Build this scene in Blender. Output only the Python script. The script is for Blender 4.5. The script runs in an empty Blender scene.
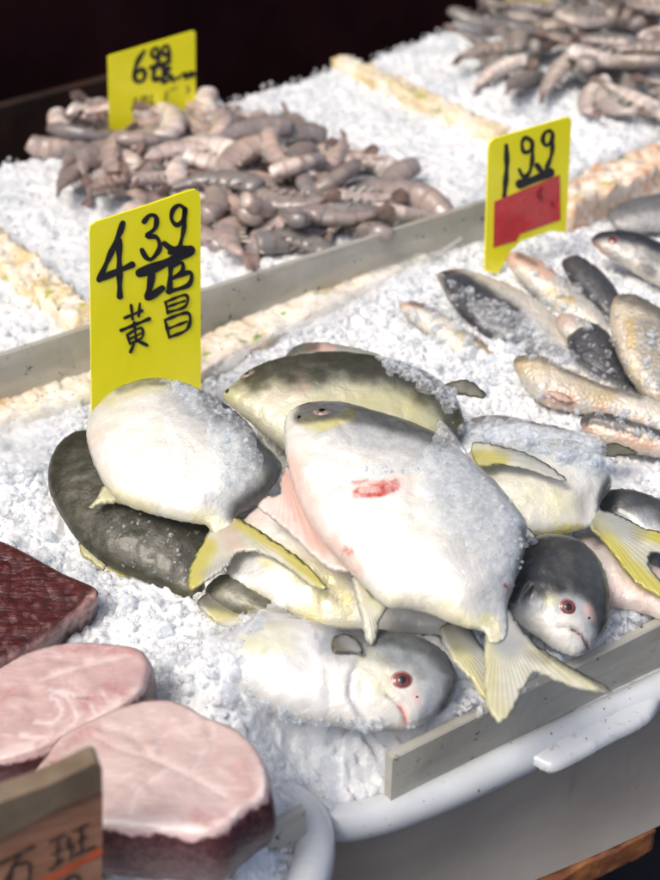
import bpy, bmesh, math, random
import numpy as np
from mathutils import Vector, Matrix
from mathutils.bvhtree import BVHTree
from mathutils.kdtree import KDTree
from mathutils.geometry import delaunay_2d_cdt

# ------------------------------------------------------------------ camera, sky, sun, exposure
S = bpy.context.scene
C = S.collection
FPX, PITCH, DIST = 1400.0, math.radians(35), 1.1
CAM = np.array([0, -DIST*math.cos(PITCH), DIST*math.sin(PITCH)])
FW = np.array([0, math.cos(PITCH), -math.sin(PITCH)])
UP = np.array([0, math.sin(PITCH), math.cos(PITCH)])
RT = np.array([1.0, 0, 0])
cd = bpy.data.cameras.new('camera'); co = bpy.data.objects.new('camera', cd); C.objects.link(co)
co.location = CAM; co.rotation_euler = (math.pi/2 - PITCH, 0, 0)
cd.sensor_fit = 'VERTICAL'; cd.sensor_height = 36; cd.lens = 36*FPX/880
cd.clip_start = .02; cd.clip_end = 100
cd.dof.use_dof = True; cd.dof.focus_distance = .95; cd.dof.aperture_fstop = 5.8
S.camera = co
w = bpy.data.worlds.new('World'); S.world = w; w.use_nodes = True
wn = w.node_tree
sky = wn.nodes.new('ShaderNodeTexSky'); sky.sky_type = 'NISHITA'; sky.sun_disc = False
SUN_EL, SUN_AZ = math.radians(56), math.radians(232)      # azimuth clockwise from +Y: from the camera's left, slightly behind it
sky.sun_elevation = SUN_EL; sky.sun_rotation = SUN_AZ
sky.air_density = .6; sky.dust_density = 5.5; sky.ozone_density = .35
bg = wn.nodes['Background']; bg.inputs[1].default_value = .15
wn.links.new(sky.outputs[0], bg.inputs[0])
sd = bpy.data.lights.new('sun', 'SUN'); sd.energy = 1.25; sd.angle = math.radians(20); sd.color = (1, .91, .79)
so = bpy.data.objects.new('sun', sd); C.objects.link(so)
sdir = Vector((math.sin(SUN_AZ)*math.cos(SUN_EL), math.cos(SUN_AZ)*math.cos(SUN_EL), math.sin(SUN_EL)))
so.rotation_euler = sdir.to_track_quat('Z', 'Y').to_euler()
S.view_settings.view_transform = 'Standard'; S.view_settings.look = 'None'
S.view_settings.gamma = 1; S.view_settings.exposure = 0.46
S.render.engine = 'CYCLES'
S.cycles.max_bounces = 10; S.cycles.transmission_bounces = 8; S.cycles.transparent_max_bounces = 12
S.cycles.diffuse_bounces = 4; S.cycles.glossy_bounces = 4
S.cycles.use_denoising = True
S.cycles.sample_clamp_indirect = 6

# ------------------------------------------------------------------ helpers: points
rng = np.random.default_rng(7); random.seed(7)
def ray(x, y):
    d = FW + RT*(x-330)/FPX + UP*(440-y)/FPX
    return d
def AT(x, y, z=0.0):
    d = ray(x, y); t = (z - CAM[2])/d[2]; return CAM + d*t
def onplane(px, P0, n):
    px = np.asarray(px, float)
    d = FW + np.outer((px[:, 0]-330)/FPX, RT) + np.outer((440-px[:, 1])/FPX, UP)
    t = ((P0-CAM)@n)/(d@n)
    return CAM + d*t[:, None]
def project(P):
    q = np.asarray(P) - CAM
    z = q@FW
    return np.stack([330+FPX*(q@RT)/z, 440-FPX*(q@UP)/z], 1)
def unit(v): v = np.asarray(v, float); return v/np.linalg.norm(v)
def catmull(P, k=8, closed=True):
    P = np.asarray(P, float); n = len(P); out = []
    idx = range(n) if closed else range(n-1)
    for i in idx:
        if closed: a, b, c, d = P[i-1], P[i], P[(i+1) % n], P[(i+2) % n]
        else: a, b, c, d = P[max(i-1, 0)], P[i], P[i+1], P[min(i+2, n-1)]
        for t in np.arange(k)/k:
            out.append(.5*(2*b+(c-a)*t+(2*a-5*b+4*c-d)*t*t+(3*b-a-3*c+d)*t**3))
    if not closed: out.append(P[-1])
    return np.array(out)
def resample(P, step, closed=True):
    Q = np.vstack([P, P[:1]]) if closed else P
    L = np.r_[0, np.cumsum(np.linalg.norm(np.diff(Q, axis=0), axis=1))]
    n = max(8 if closed else 2, int(round(L[-1]/step)))
    s = np.linspace(0, L[-1], n+1)
    if closed: s = s[:-1]
    return np.stack([np.interp(s, L, Q[:, k]) for k in range(Q.shape[1])], 1)
def segdist(p, poly, closed=False):
    """distance of points p (n,2) to a polyline"""
    Q = np.asarray(poly, float)
    if closed: Q = np.vstack([Q, Q[:1]])
    best = np.full(len(p), 1e9)
    for a, b in zip(Q[:-1], Q[1:]):
        ab = b-a; L = max(ab@ab, 1e-12)
        t = np.clip(((p-a)@ab)/L, 0, 1)
        d = np.linalg.norm(p-a-t[:, None]*ab, axis=1)
        best = np.minimum(best, d)
    return best
def inside(p, poly):
    Q = np.asarray(poly, float); n = len(Q); r = np.zeros(len(p), bool); j = n-1
    for i in range(n):
        xi, yi = Q[i]; xj, yj = Q[j]
        if yi != yj:
            c = ((yi > p[:, 1]) != (yj > p[:, 1])) & (p[:, 0] < (xj-xi)*(p[:, 1]-yi)/(yj-yi)+xi)
            r ^= c
        j = i
    return r
_tab = np.random.default_rng(3).random((64, 64, 64))
def vnoise(P, scale=1.0, seed=0):
    """smooth value noise in [-1,1], P (n,2 or 3)"""
    P = np.asarray(P, float)*scale + seed*17.31
    if P.shape[1] == 2: P = np.c_[P, np.full(len(P), seed*3.7)]
    i = np.floor(P).astype(int); f = P-i; f = f*f*(3-2*f); out = 0
    for dx in (0, 1):
        for dy in (0, 1):
            for dz in (0, 1):
                wgt = (f[:, 0] if dx else 1-f[:, 0])*(f[:, 1] if dy else 1-f[:, 1])*(f[:, 2] if dz else 1-f[:, 2])
                out = out + wgt*_tab[(i[:, 0]+dx) % 64, (i[:, 1]+dy) % 64, (i[:, 2]+dz) % 64]
    return out*2-1
def fbm(P, scale, seed=0, oct=3):
    r = 0; a = 1
    for k in range(oct): r = r+a*vnoise(P, scale*2**k, seed+k); a *= .5
    return r/1.75

# ------------------------------------------------------------------ helpers: objects
def link(name, me, mat=None, parent=None, smooth=True, loc=None):
    o = bpy.data.objects.new(name, me); C.objects.link(o)
    if mat is not None: me.materials.append(mat)
    if smooth: me.polygons.foreach_set('use_smooth', np.ones(len(me.polygons), bool))
    if parent is not None: o.parent = parent
    return o
def mesh_np(name, V, F):
    me = bpy.data.meshes.new(name)
    V = np.asarray(V, float)
    if isinstance(F, np.ndarray):
        k = F.shape[1]
        me.vertices.add(len(V)); me.vertices.foreach_set('co', V.ravel())
        me.loops.add(F.size); me.loops.foreach_set('vertex_index', F.astype(np.int32).ravel())
        me.polygons.add(len(F))
        me.polygons.foreach_set('loop_start', np.arange(0, F.size, k, dtype=np.int32))
        me.polygons.foreach_set('loop_total', np.full(len(F), k, dtype=np.int32))
        me.update(calc_edges=True); me.validate()
    else:
        me.from_pydata([tuple(v) for v in V], [], [tuple(f) for f in F]); me.update()
    return me
def base_of(parent): return np.array(parent.location) if parent is not None else np.zeros(3)
def obj(name, V, F, mat, parent=None, smooth=True):
    return link(name, mesh_np(name, np.asarray(V)-base_of(parent), F), mat, parent, smooth)
def attr(o, name, data):
    """float attribute or colour attribute on points"""
    data = np.asarray(data, np.float32)
    if data.ndim == 1:
        a = o.data.attributes.new(name, 'FLOAT', 'POINT'); a.data.foreach_set('value', data)
    else:
        a = o.data.attributes.new(name, 'FLOAT_COLOR', 'POINT')
        a.data.foreach_set('color', np.c_[data, np.ones(len(data))].astype(np.float32).ravel())
def thing(name, label, cat, loc, group=None):
    o = bpy.data.objects.new(name, None); C.objects.link(o); o.location = tuple(loc); o.empty_display_size = .02
    return tag(o, label, cat, group)
def tag(o, label, cat, group=None):
    o['label'] = label; o['category'] = cat
    if group: o['group'] = group
    return o
def kind(o, k, label=None, cat=None):
    o['kind'] = k
    if label: o['label'] = label
    if cat: o['category'] = cat
    return o

# ------------------------------------------------------------------ helpers: materials
def material(name):
    m = bpy.data.materials.new(name); m.use_nodes = True
    return m, m.node_tree, m.node_tree.nodes['Principled BSDF']
class N:
    def __init__(s, nt): s.nt = nt
    def new(s, t, **kw):
        n = s.nt.nodes.new(t)
        for k, v in kw.items(): setattr(n, k, v)
        return n
    def l(s, a, b): s.nt.links.new(a, b)
    def put(s, sock, v):
        if isinstance(v, (int, float)): sock.default_value = v
        elif isinstance(v, tuple): sock.default_value = v if len(v) == 4 else (*v, 1)
        else: s.l(v, sock)
    def math(s, op, a, b=0.0, clamp=False):
        n = s.new('ShaderNodeMath', operation=op); n.use_clamp = clamp
        s.put(n.inputs[0], a); s.put(n.inputs[1], b); return n.outputs[0]
    def mix(s, f, a, b, mode='MIX'):
        n = s.new('ShaderNodeMix', data_type='RGBA', blend_type=mode)
        s.put(n.inputs[0], f); s.put(n.inputs[6], a); s.put(n.inputs[7], b); return n.outputs[2]
    def co(s, kind='Object', scale=None):
        n = s.new('ShaderNodeTexCoord'); o = n.outputs[kind]
        if scale:
            m = s.new('ShaderNodeMapping'); m.inputs['Scale'].default_value = scale; s.l(o, m.inputs[0]); o = m.outputs[0]
        return o
    def noise(s, scale, detail=3, rough=.55, vec=None, dist=0):
        n = s.new('ShaderNodeTexNoise'); n.inputs['Scale'].default_value = scale; n.inputs['Detail'].default_value = detail
        n.inputs['Roughness'].default_value = rough; n.inputs['Distortion'].default_value = dist
        s.l(vec if vec is not None else s.co(), n.inputs['Vector']); return n.outputs['Fac']
    def voro(s, scale, vec=None, feature='F1'):
        n = s.new('ShaderNodeTexVoronoi', feature=feature); n.inputs['Scale'].default_value = scale
        s.l(vec if vec is not None else s.co(), n.inputs['Vector']); return n
    def ramp(s, f, a, b, lo=0.0, hi=1.0):
        n = s.new('ShaderNodeMapRange'); n.clamp = True
        s.put(n.inputs[0], f); n.inputs[1].default_value = a; n.inputs[2].default_value = b
        n.inputs[3].default_value = lo; n.inputs[4].default_value = hi; return n.outputs[0]
    def bump(s, h, strength, dist=.001, normal=None):
        n = s.new('ShaderNodeBump'); n.inputs['Strength'].default_value = strength; n.inputs['Distance'].default_value = dist
        s.put(n.inputs['Height'], h)
        if normal is not None: s.l(normal, n.inputs['Normal'])
        return n.outputs[0]
    def attr(s, name, out='Fac'):
        n = s.new('ShaderNodeAttribute', attribute_name=name); return n.outputs[out]
def setp(p, **kw):
    for k, v in kw.items(): p.inputs[k.replace('_', ' ')].default_value = v

def simple(name, col, rough=.5, var=.15, scale=40, bump=.2, coat=0, spec=.5, bdist=.0006, col2=None):
    m, nt, p = material(name); n = N(nt)
    f = n.noise(scale, 5)
    c2 = col2 or tuple(x*(1-var*2) for x in col)
    n.l(n.mix(n.ramp(f, .35, .65), c2, col), p.inputs['Base Color'])
    n.l(n.ramp(n.noise(scale*1.7, 3), .3, .7, rough*.75, min(1, rough*1.2)), p.inputs['Roughness'])
    n.l(n.bump(n.noise(scale*4, 4), bump, bdist), p.inputs['Normal'])
    setp(p, Coat_Weight=coat, Coat_Roughness=.12, Specular_IOR_Level=spec)
    return m

def fish_skin(name, white, grey, dark, yellow, pink, mott=1.0, scales=0.0, sss=.18, rough=.44, coat=.45):
    """belly colour with fields of pigment and some painted-in shading: pig = (dark, yellow, pink), pig2 = (blood, grey, black)"""
    m, nt, p = material(name); n = N(nt)
    a = n.new('ShaderNodeSeparateColor'); n.l(n.attr('pig', 'Color'), a.inputs[0])
    b = n.new('ShaderNodeSeparateColor'); n.l(n.attr('pig2', 'Color'), b.inputs[0])
    big = n.noise(28, 5, .6); fine = n.noise(170, 4, .65); tiny = n.noise(650, 2); stretch = n.noise(95, 5, .62, dist=.7)
    def soft(ch, amt, src): 
        j = n.math('MULTIPLY', n.math('SUBTRACT', src, .5), amt*mott)
        k = n.math('MULTIPLY', ch, n.math('SUBTRACT', 1.0, ch))           # only where the field is between 0 and 1
        return n.math('ADD', ch, n.math('MULTIPLY', j, n.math('MULTIPLY', k, 4.0)), clamp=True)
    base = n.mix(n.ramp(big, .38, .68), white, tuple(x*y for x, y in zip(white, (.90, .90, .84))))
    base = n.mix(n.ramp(fine, .55, .75, 0, .35), base, tuple(x*y for x, y in zip(white, (.82, .86, .88))))
    col = n.mix(soft(b.outputs[1], 1.2, fine), base, grey)
    col = n.mix(soft(a.outputs[1], 1.4, big), col, yellow)
    col = n.mix(soft(a.outputs[2], 1.2, big), col, pink)
    dk = n.mix(n.ramp(fine, .35, .7), dark, tuple(min(1, x*1.6+.006) for x in dark))
    col = n.mix(soft(a.outputs[0], .7, stretch), col, dk)
    col = n.mix(soft(b.outputs[0], 2.2, fine), col, (.42, .035, .02))
    col = n.mix(b.outputs[2], col, (.012, .011, .012))
    n.l(col, p.inputs['Base Color'])
    h = n.math('ADD', n.math('MULTIPLY', fine, .6), n.math('MULTIPLY', tiny, .25))
    nb = n.bump(n.math('ADD', n.noise(46, 4, .6, dist=.5), n.math('MULTIPLY', stretch, .5)), .35, .004)
    nb = n.bump(h, .5, .0014, nb)
    if scales:
        v = n.voro(330); nb = n.bump(v.outputs['Distance'], scales, .0012, nb)
    n.l(nb, p.inputs['Normal'])
    n.l(n.ramp(fine, .3, .7, rough-.12, rough+.14), p.inputs['Roughness'])
    setp(p, Subsurface_Weight=sss, Subsurface_Scale=.006, Coat_Weight=coat, Coat_Roughness=.09, Specular_IOR_Level=.4, Metallic=.2)
    p.inputs['Subsurface Radius'].default_value = (1, .6, .45)
    return m

def fin_mat(name, col, edge, transl=.35):
    m, nt, p = material(name); n = N(nt)
    a = n.new('ShaderNodeSeparateColor'); n.l(n.attr('pig', 'Color'), a.inputs[0])
    b = n.new('ShaderNodeSeparateColor'); n.l(n.attr('pig2', 'Color'), b.inputs[0])
    r = n.math('SINE', n.attr('ray')); 
    rr = n.math('MULTIPLY', n.math('ADD', r, 1.0), .5)
    f = n.noise(90, 5, .6)
    c = n.mix(n.math('MULTIPLY', rr, .45), col, tuple(x*.68 for x in col))
    c = n.mix(n.ramp(f, .4, .7), c, edge)
    c = n.mix(a.outputs[1], c, (.60, .56, .07))
    c = n.mix(a.outputs[2], c, (.72, .46, .40))
    c = n.mix(a.outputs[0], c, (.07, .075, .06))
    c = n.mix(b.outputs[1], c, (.36, .39, .42))
    c = n.mix(b.outputs[2], c, (.012, .012, .012))
    n.l(c, p.inputs['Base Color'])
    n.l(n.bump(n.math('ADD', n.math('MULTIPLY', rr, .7), f), .4, .0007), p.inputs['Normal'])
    setp(p, Roughness=.32, Coat_Weight=.5, Coat_Roughness=.15, Subsurface_Weight=.15, Subsurface_Scale=.003)
    tr = n.new('ShaderNodeBsdfTranslucent'); n.l(c, tr.inputs[0])
    mx = n.new('ShaderNodeMixShader'); mx.inputs[0].default_value = transl
    out = nt.nodes['Material Output']
    n.l(p.outputs[0], mx.inputs[1]); n.l(tr.outputs[0], mx.inputs[2]); n.l(mx.outputs[0], out.inputs[0])
    return m

def ice_mat(name, col, clear, rough=.12, sss=.3):
    """melting ice: a cloudy white body, partly see-through, with a wet surface"""
    m, nt, p = material(name); n = N(nt)
    f = n.noise(140, 4)
    c = n.mix(n.ramp(f, .35, .7), col, tuple(x*y for x, y in zip(col, (.93, .955, .98))))
    if not clear:
        wet = n.ramp(n.noise(17, 5, .62, dist=.6), .47, .68); c = n.mix(n.math('MULTIPLY', wet, .7), c, (.50, .565, .62))
        c = n.mix(n.math('MULTIPLY', n.ramp(n.noise(95, 3, .6), .56, .72), .5), c, (.62, .68, .73))
        n.l(n.math('SUBTRACT', .38, n.math('MULTIPLY', wet, .24)), p.inputs['Roughness'])
    n.l(c, p.inputs['Base Color'])
    nb = n.bump(n.noise(420, 3), .3, .0008)
    if not clear:
        v = n.voro(260); v2 = n.voro(520)
        nb = n.bump(n.math('ADD', v.outputs['Distance'], n.math('MULTIPLY', v2.outputs['Distance'], .5)), 0.25, .002)
    n.l(nb, p.inputs['Normal'])
    if clear: p.inputs['Roughness'].default_value = rough
    setp(p, IOR=1.31, Subsurface_Weight=sss, Subsurface_Scale=.008)
    p.inputs['Subsurface Radius'].default_value = (.8, .95, 1.0)
    if clear:
        tp = n.new('ShaderNodeBsdfTransparent'); tp.inputs[0].default_value = (.96, .98, 1, 1)
        lw = n.new('ShaderNodeLayerWeight'); lw.inputs[0].default_value = .4; n.l(nb, lw.inputs['Normal'])
        fac = n.math('ADD', n.math('MULTIPLY', lw.outputs['Facing'], .3), n.ramp(n.noise(260, 3), .35, .65, max(0, .75-clear), 1.05-clear), clamp=True)
        mx = n.new('ShaderNodeMixShader'); n.l(fac, mx.inputs[0])
        n.l(tp.outputs[0], mx.inputs[1]); n.l(p.outputs[0], mx.inputs[2]); n.l(mx.outputs[0], nt.nodes['Material Output'].inputs[0])
    return m

def clear_mat(name, alpha=.2, tint=(.9, .93, .95), rough=.12, bscale=60, bstr=.4):
    """clear wet plastic: mostly see-through, with a milky share and a glossy top"""
    m, nt, p = material(name); n = N(nt)
    f = n.noise(bscale, 4, dist=.6)
    p.inputs['Base Color'].default_value = (*tint, 1)
    nb = n.bump(f, bstr, .003); n.l(nb, p.inputs['Normal'])
    setp(p, Roughness=rough, Coat_Weight=1.0, Coat_Roughness=.06, Specular_IOR_Level=.6)
    tp = n.new('ShaderNodeBsdfTransparent'); tp.inputs[0].default_value = (.97, .98, .99, 1)
    lw = n.new('ShaderNodeLayerWeight'); lw.inputs[0].default_value = .35; n.l(nb, lw.inputs['Normal'])
    fac = n.math('ADD', n.math('MULTIPLY', lw.outputs['Facing'], .5), n.ramp(f, .42, .72, alpha*.6, alpha*1.6), clamp=True)
    mx = n.new('ShaderNodeMixShader'); n.l(fac, mx.inputs[0])
    n.l(tp.outputs[0], mx.inputs[1]); n.l(p.outputs[0], mx.inputs[2])
    n.l(mx.outputs[0], nt.nodes['Material Output'].inputs[0])
    return m

M = {}
M['pompano'] = fish_skin('pompano_skin', (.71, .715, .69), (.29, .33, .365), (.022, .025, .026), (.62, .58, .16), (.74, .50, .44))
M['olive'] = fish_skin('olive_pompano_skin', (.53, .53, .43), (.26, .285, .28), (.018, .019, .012), (.46, .44, .10), (.62, .42, .36), mott=1.0, coat=.2)
M['croaker'] = fish_skin('croaker_skin', (.64, .61, .55), (.25, .265, .28), (.020, .024, .034), (.42, .32, .14), (.58, .36, .26), mott=1.0, scales=.6, sss=.1, coat=.25)
M['fin'] = fin_mat('pompano_fin', (.66, .67, .56), (.74, .75, .68))
M['dark_fin'] = fin_mat('dark_fin', (.10, .105, .08), (.17, .17, .12), .15)
M['pink_fin'] = fin_mat('pink_fin', (.78, .68, .62), (.80, .76, .72))
M['ice'] = ice_mat('crushed_ice', (.90, .92, .935), .5, .08)
M['ice_bed'] = ice_mat('packed_ice', (.76, .785, .805), 0, .26, .4)
M['lump_ice'] = ice_mat('lump_ice', (.93, .955, .97), .66, .05, .1)
M['clear_ice'] = ice_mat('clear_ice', (.90, .935, .96), .82, .07, .1)
M['eye_white'] = simple('eye_iris', (.10, .022, .024), .12, .3, 300, .1, .8, col2=(.20, .06, .05))
M['eye_grey'] = simple('eye_grey', (.28, .27, .24), .12, .3, 300, .1, 1.0, col2=(.10, .10, .09))
M['eye_ring'] = simple('eye_ring', (.42, .20, .19), .25, .2, 300, .2, .6)
M['pupil'] = simple('pupil', (.008, .008, .012), .06, .1, 50, .0, 1.0)
M['yellow'] = simple('yellow_plastic', (.93, .87, .016), .34, .03, 14, .35, .35, bdist=.0012)
M['ink'] = simple('marker_ink', (.012, .012, .022), .45, .2, 90, .1)
M['faint_ink'] = simple('rubbed_ink', (.34, .26, .03), .5, .2, 200, .1)
M['red'] = simple('red_label', (.60, .022, .03), .2, .10, 45, .8, .6, bdist=.004)
M['black'] = simple('shaded_wall_maroon', (.030, .008, .010), .9, .3, 6, .2, spec=.1)  # maroon wall, with the awning's shade put into its near-black colour
M['floor'] = simple('wet_floor', (.012, .014, .018), .35, .3, 9, .4)
M['crate'] = simple('dark_wood', (.034, .012, .006), .7, .3, 25, .3)

# ------------------------------------------------------------------ helper: inflated outline
def blob(name, px, P0, n, top, bot, mat, parent=None, spacing=.0024, power=1.0, marks=(), creases=(), rough_amp=.0006, lump=.0015,
         seed=0, root=None, rays=26, ragged=0.0, spline=True, dome=None, sharp_top=False, taper=()):
    """closed solid whose rim is the outline px laid on the plane (P0, n); thickness swells from the rim inwards.
    returns object, BVH (world)"""
    n = unit(n); P0 = np.asarray(P0, float)
    e1 = unit(np.cross([0, 1, 0], n)); e2 = np.cross(n, e1)
    O = catmull(px, 8) if spline else np.asarray(px, float)
    if ragged:
        O = resample(O, 1.4); O = O+ragged*np.stack([vnoise(O, .33, seed+2)+.6*vnoise(O, .8, seed+3), vnoise(O, .33, seed+5)+.6*vnoise(O, .8, seed+6)], 1)
    W = onplane(O, P0, n)
    uv = np.stack([(W-P0)@e1, (W-P0)@e2], 1)
    bd = resample(uv, spacing)
    lo, hi = bd.min(0), bd.max(0)
    nx = int((hi[0]-lo[0])/spacing)+2; ny = int((hi[1]-lo[1])/(spacing*.866))+2
    gx, gy = np.meshgrid(np.arange(nx), np.arange(ny))
    g = np.stack([lo[0]+(gx+.5*(gy % 2))*spacing, lo[1]+gy*spacing*.866], -1).reshape(-1, 2)
    g = g[inside(g, bd)]
    dist = segdist(g, bd, True)
    k = dist > spacing*.6; g, dist = g[k], dist[k]
    nb = len(bd)
    allp = [Vector(p) for p in np.vstack([bd, g])]
    vs, es, fs, *_ = delaunay_2d_cdt(allp, [(i, (i+1) % nb) for i in range(nb)], [], 1, 1e-7)
    F = np.array(fs); P2 = np.array([(v.x, v.y) for v in vs])
    dd = segdist(P2, bd, True); rim = dd < 1e-5
    E_ = np.vstack([F[:, [0, 1]], F[:, [1, 2]], F[:, [2, 0]]]); E_ = np.unique(np.sort(E_, 1), axis=0)
    R = dd.max()
    u = dd*(2*R-dd)
    deg = np.bincount(E_.ravel(), minlength=len(P2)).astype(float)
    src = spacing**2*.75*2
    for _ in range(420):
        s = np.bincount(E_[:, 0], u[E_[:, 1]], len(P2))+np.bincount(E_[:, 1], u[E_[:, 0]], len(P2))
        u = s/deg + src; u[rim] = 0
    h = np.sqrt(np.maximum(u, 0)/u.max())**power
    if sharp_top:                                   # slab: flat top
        h = np.clip(dd/(R*.05), 0, 1)**.5
    q0 = onplane([t[:2] for t in taper], P0, n) if taper else []
    for t, w3 in zip(taper, q0):
        c2 = np.array([(w3-P0)@e1, (w3-P0)@e2]); rr = t[2]*np.linalg.norm(w3-CAM)/FPX
        s_ = np.clip(np.linalg.norm(P2-c2, axis=1)/rr, 0, 1); h = h*(.10+.90*s_*s_*(3-2*s_))
    base = P0+np.outer(P2[:, 0], e1)+np.outer(P2[:, 1], e2)
    lumps = lump*fbm(P2, 28, seed)*np.minimum(1, dd/(R*.4))+rough_amp*vnoise(P2, 160, seed)*np.minimum(1, dd/(R*.15))
    if dome is not None: base = base+np.outer(dome(P2), n)
    T = base+np.outer(top*h+lumps, n)
    pp = project(T)
    for pts, wid, dep in creases:
        d = segdist(pp, catmull(pts, 6, False)); T = T-np.outer(dep*np.exp(-(d/wid)**2)*(~rim), n)
    Bm = base-np.outer(bot*h, n)
    inner = np.where(~rim)[0]; mp = np.arange(len(P2)); mp[inner] = len(P2)+np.arange(len(inner))
    V = np.vstack([T, Bm[inner]])
    FB = mp[F][:, ::-1]
    tri = np.vstack([F, FB])
    a, b, c = T[F[0]]
    if np.cross(b-a, c-a)@n < 0: tri = tri[:, ::-1]
    o = obj(name, V, tri, mat, parent)
    pxs = np.vstack([pp, project(Bm[inner])])
    pig = np.zeros((len(V), 3)); pig2 = np.zeros((len(V), 3))
    jit = fbm(pxs, .045, seed+5)
    for ch, typ, pts, wid, st in marks:
        if typ == 'line': d = segdist(pxs, catmull(pts, 5, False) if len(pts) > 2 else pts)
        elif typ == 'poly':
            q = catmull(pts, 5); d = segdist(pxs, q, True); d = np.where(inside(pxs, q), -d, d)+wid*.5
        elif typ == 'all': d = np.zeros(len(pxs))
        x = np.clip(1.45*(1-(d+jit*wid*.35)/wid), 0, 1) if typ != 'all' else np.clip(1+jit*wid, 0, 1)
        x = x*x*(3-2*x)*st
        tgt, kx = {'dark': (pig, 0), 'yellow': (pig, 1), 'pink': (pig, 2), 'blood': (pig2, 0), 'grey': (pig2, 1), 'black': (pig2, 2)}[ch]
        tgt[:, kx] = np.maximum(tgt[:, kx], x)
    attr(o, 'pig', pig); attr(o, 'pig2', pig2)
    if root is not None:
        q = pxs-np.asarray(root, float); attr(o, 'ray', np.arctan2(q[:, 1], q[:, 0])*rays*4+.9*fbm(pxs, .05, seed))
    else: attr(o, 'ray', np.zeros(len(V)))
    bv = BVHTree.FromPolygons([Vector(v) for v in V], [tuple(map(int, f)) for f in tri])
    return o, bv
def hit(bv, x, y):
    r = bv.ray_cast(Vector(CAM), Vector(unit(ray(x, y))))
    return (None, None) if r[0] is None else (np.array(r[0]), np.array(r[1]))

ALLBV = []          # surfaces that loose ice can rest on
def lathe_dome(name, P, nrm, rad, hgt, mat, parent, sx=1.0, ax=None, seg=24, rings=8):
    """a flattened dome bedded on a surface (eyes): sx stretches it along ax"""
    nrm = unit(nrm); ax = unit(np.cross(nrm, [0, 0, 1]) if ax is None else ax - (ax@nrm)*nrm); ay = np.cross(nrm, ax)
    V = [P+nrm*hgt]; F = []
    for i in range(1, rings+1):
        t = i/rings*math.pi*.5
        for j in range(seg):
            a = j/seg*2*math.pi
            V.append(P+nrm*(hgt*math.cos(t))+(ax*math.cos(a)*sx+ay*math.sin(a))*rad*math.sin(t))
    for j in range(seg): V.append(V[1+(rings-1)*seg+j]-nrm*hgt*.8)
    for j in range(seg): F.append((0, 1+j, 1+(j+1) % seg))
    for i in range(rings):
        for j in range(seg):
            a, b = 1+i*seg+j, 1+i*seg+(j+1) % seg; F.append((a, a+seg, b+seg, b))
    F.append(tuple(1+rings*seg+j for j in range(seg-1, -1, -1)))
    return obj(name, V, F, mat, parent)
def eye(bv, x, y, rpx, root, iris='eye_white', sx=1.2, axpx=(1, 0), depth=None):
    P, nn = hit(bv, x, y)
    if P is None: print('eye misses', x, y); return
    nn = unit(nn*1.0)
    k = np.linalg.norm(P-CAM)/FPX; r = rpx*k
    ax = onplane([(x+axpx[0]*5, y+axpx[1]*5)], P, nn)[0]-P
    e = lathe_dome('eye', P-nn*r*.16, nn, r, r*.26, M['eye_ring'], root, sx, ax)
    i = lathe_dome('iris', P-nn*r*.04, nn, r*.80, r*.22, M[iris], e, sx, ax)
    p = lathe_dome('pupil', P+nn*r*.10, nn, r*.46, r*.13, M['pupil'], e, 1.0, ax)
    for c in (i, p): c.data.transform(Matrix.Translation(Vector(-base_of(root)))); c.location = (0, 0, 0)
def pit(bv, x, y, rpx, root, name='nostril'):
    P, nn = hit(bv, x, y)
    if P is None: return
    lathe_dome(name, P, nn, rpx*np.linalg.norm(P-CAM)/FPX, .0004, M['pupil'], root, 1.4)

# ------------------------------------------------------------------ helper: pen strokes on a flat face
def strokes(name, lines, P0, n, mat, parent, off=.0006, seed=0):
    n = unit(n); V = []; F = []
    if n@(CAM-P0) < 0: n = -n
    for pts, wpx in lines:
        q = catmull(pts, 6, False) if len(pts) > 2 else resample(np.asarray(pts, float), 2, False)
        q = resample(q, max(.8, wpx*.25), False)
        t = np.gradient(q, axis=0); t /= np.linalg.norm(t, axis=1)[:, None]+1e-9
        s = np.stack([-t[:, 1], t[:, 0]], 1)
        ww = wpx*.5*(1+.18*np.sin(np.arange(len(q))*.35+len(q)))
        capn = 5
        L = [q+s*ww[:, None]]; Rr = [q-s*ww[:, None]]
        head = [q[0]-t[0]*ww[0]*math.sin(a)+s[0]*ww[0]*math.cos(a) for a in np.linspace(0, math.pi, capn+2)[1:-1]]
        tail = [q[-1]+t[-1]*ww[-1]*math.sin(a)-s[-1]*ww[-1]*math.cos(a) for a in np.linspace(0, math.pi, capn+2)[1:-1]]
        Lw = onplane(L[0], P0, n)+n*off; Rw = onplane(Rr[0], P0, n)+n*off
        b = len(V); m = len(q); V += list(Lw)+list(Rw)
        for i in range(m-1): F.append((b+i, b+m+i, b+m+i+1, b+i+1))
        h0 = len(V); V += list(onplane(head, P0, n)+n*off); F.append((b+0, *range(h0, h0+capn), b+m))
        t0 = len(V); V += list(onplane(tail, P0, n)+n*off); F.append((b+2*m-1, *range(t0, t0+capn), b+m-1))
        off += .00002
    return obj(name, V, F, mat, parent, smooth=False)
def plate(name, px, P0, n, thick, mat, parent, corner=0):
    """flat card with the outline px on the plane, its front face on the plane"""
    n = unit(n)
    if n@(CAM-P0) < 0: n = -n
    W = onplane(px, P0, n); k = len(W)
    c = W.mean(0)
    V = np.vstack([W, W-n*thick])
    F = [tuple(range(k)), tuple(range(2*k-1, k-1, -1))]+[(i, i+k, (i+1) % k+k, (i+1) % k) for i in range(k)]
    o = obj(name, V, F, mat, parent, smooth=False)
    bm = bmesh.new(); bm.from_mesh(o.data); bmesh.ops.recalc_face_normals(bm, faces=bm.faces)
    bm.to_mesh(o.data); bm.free()
    return o
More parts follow.
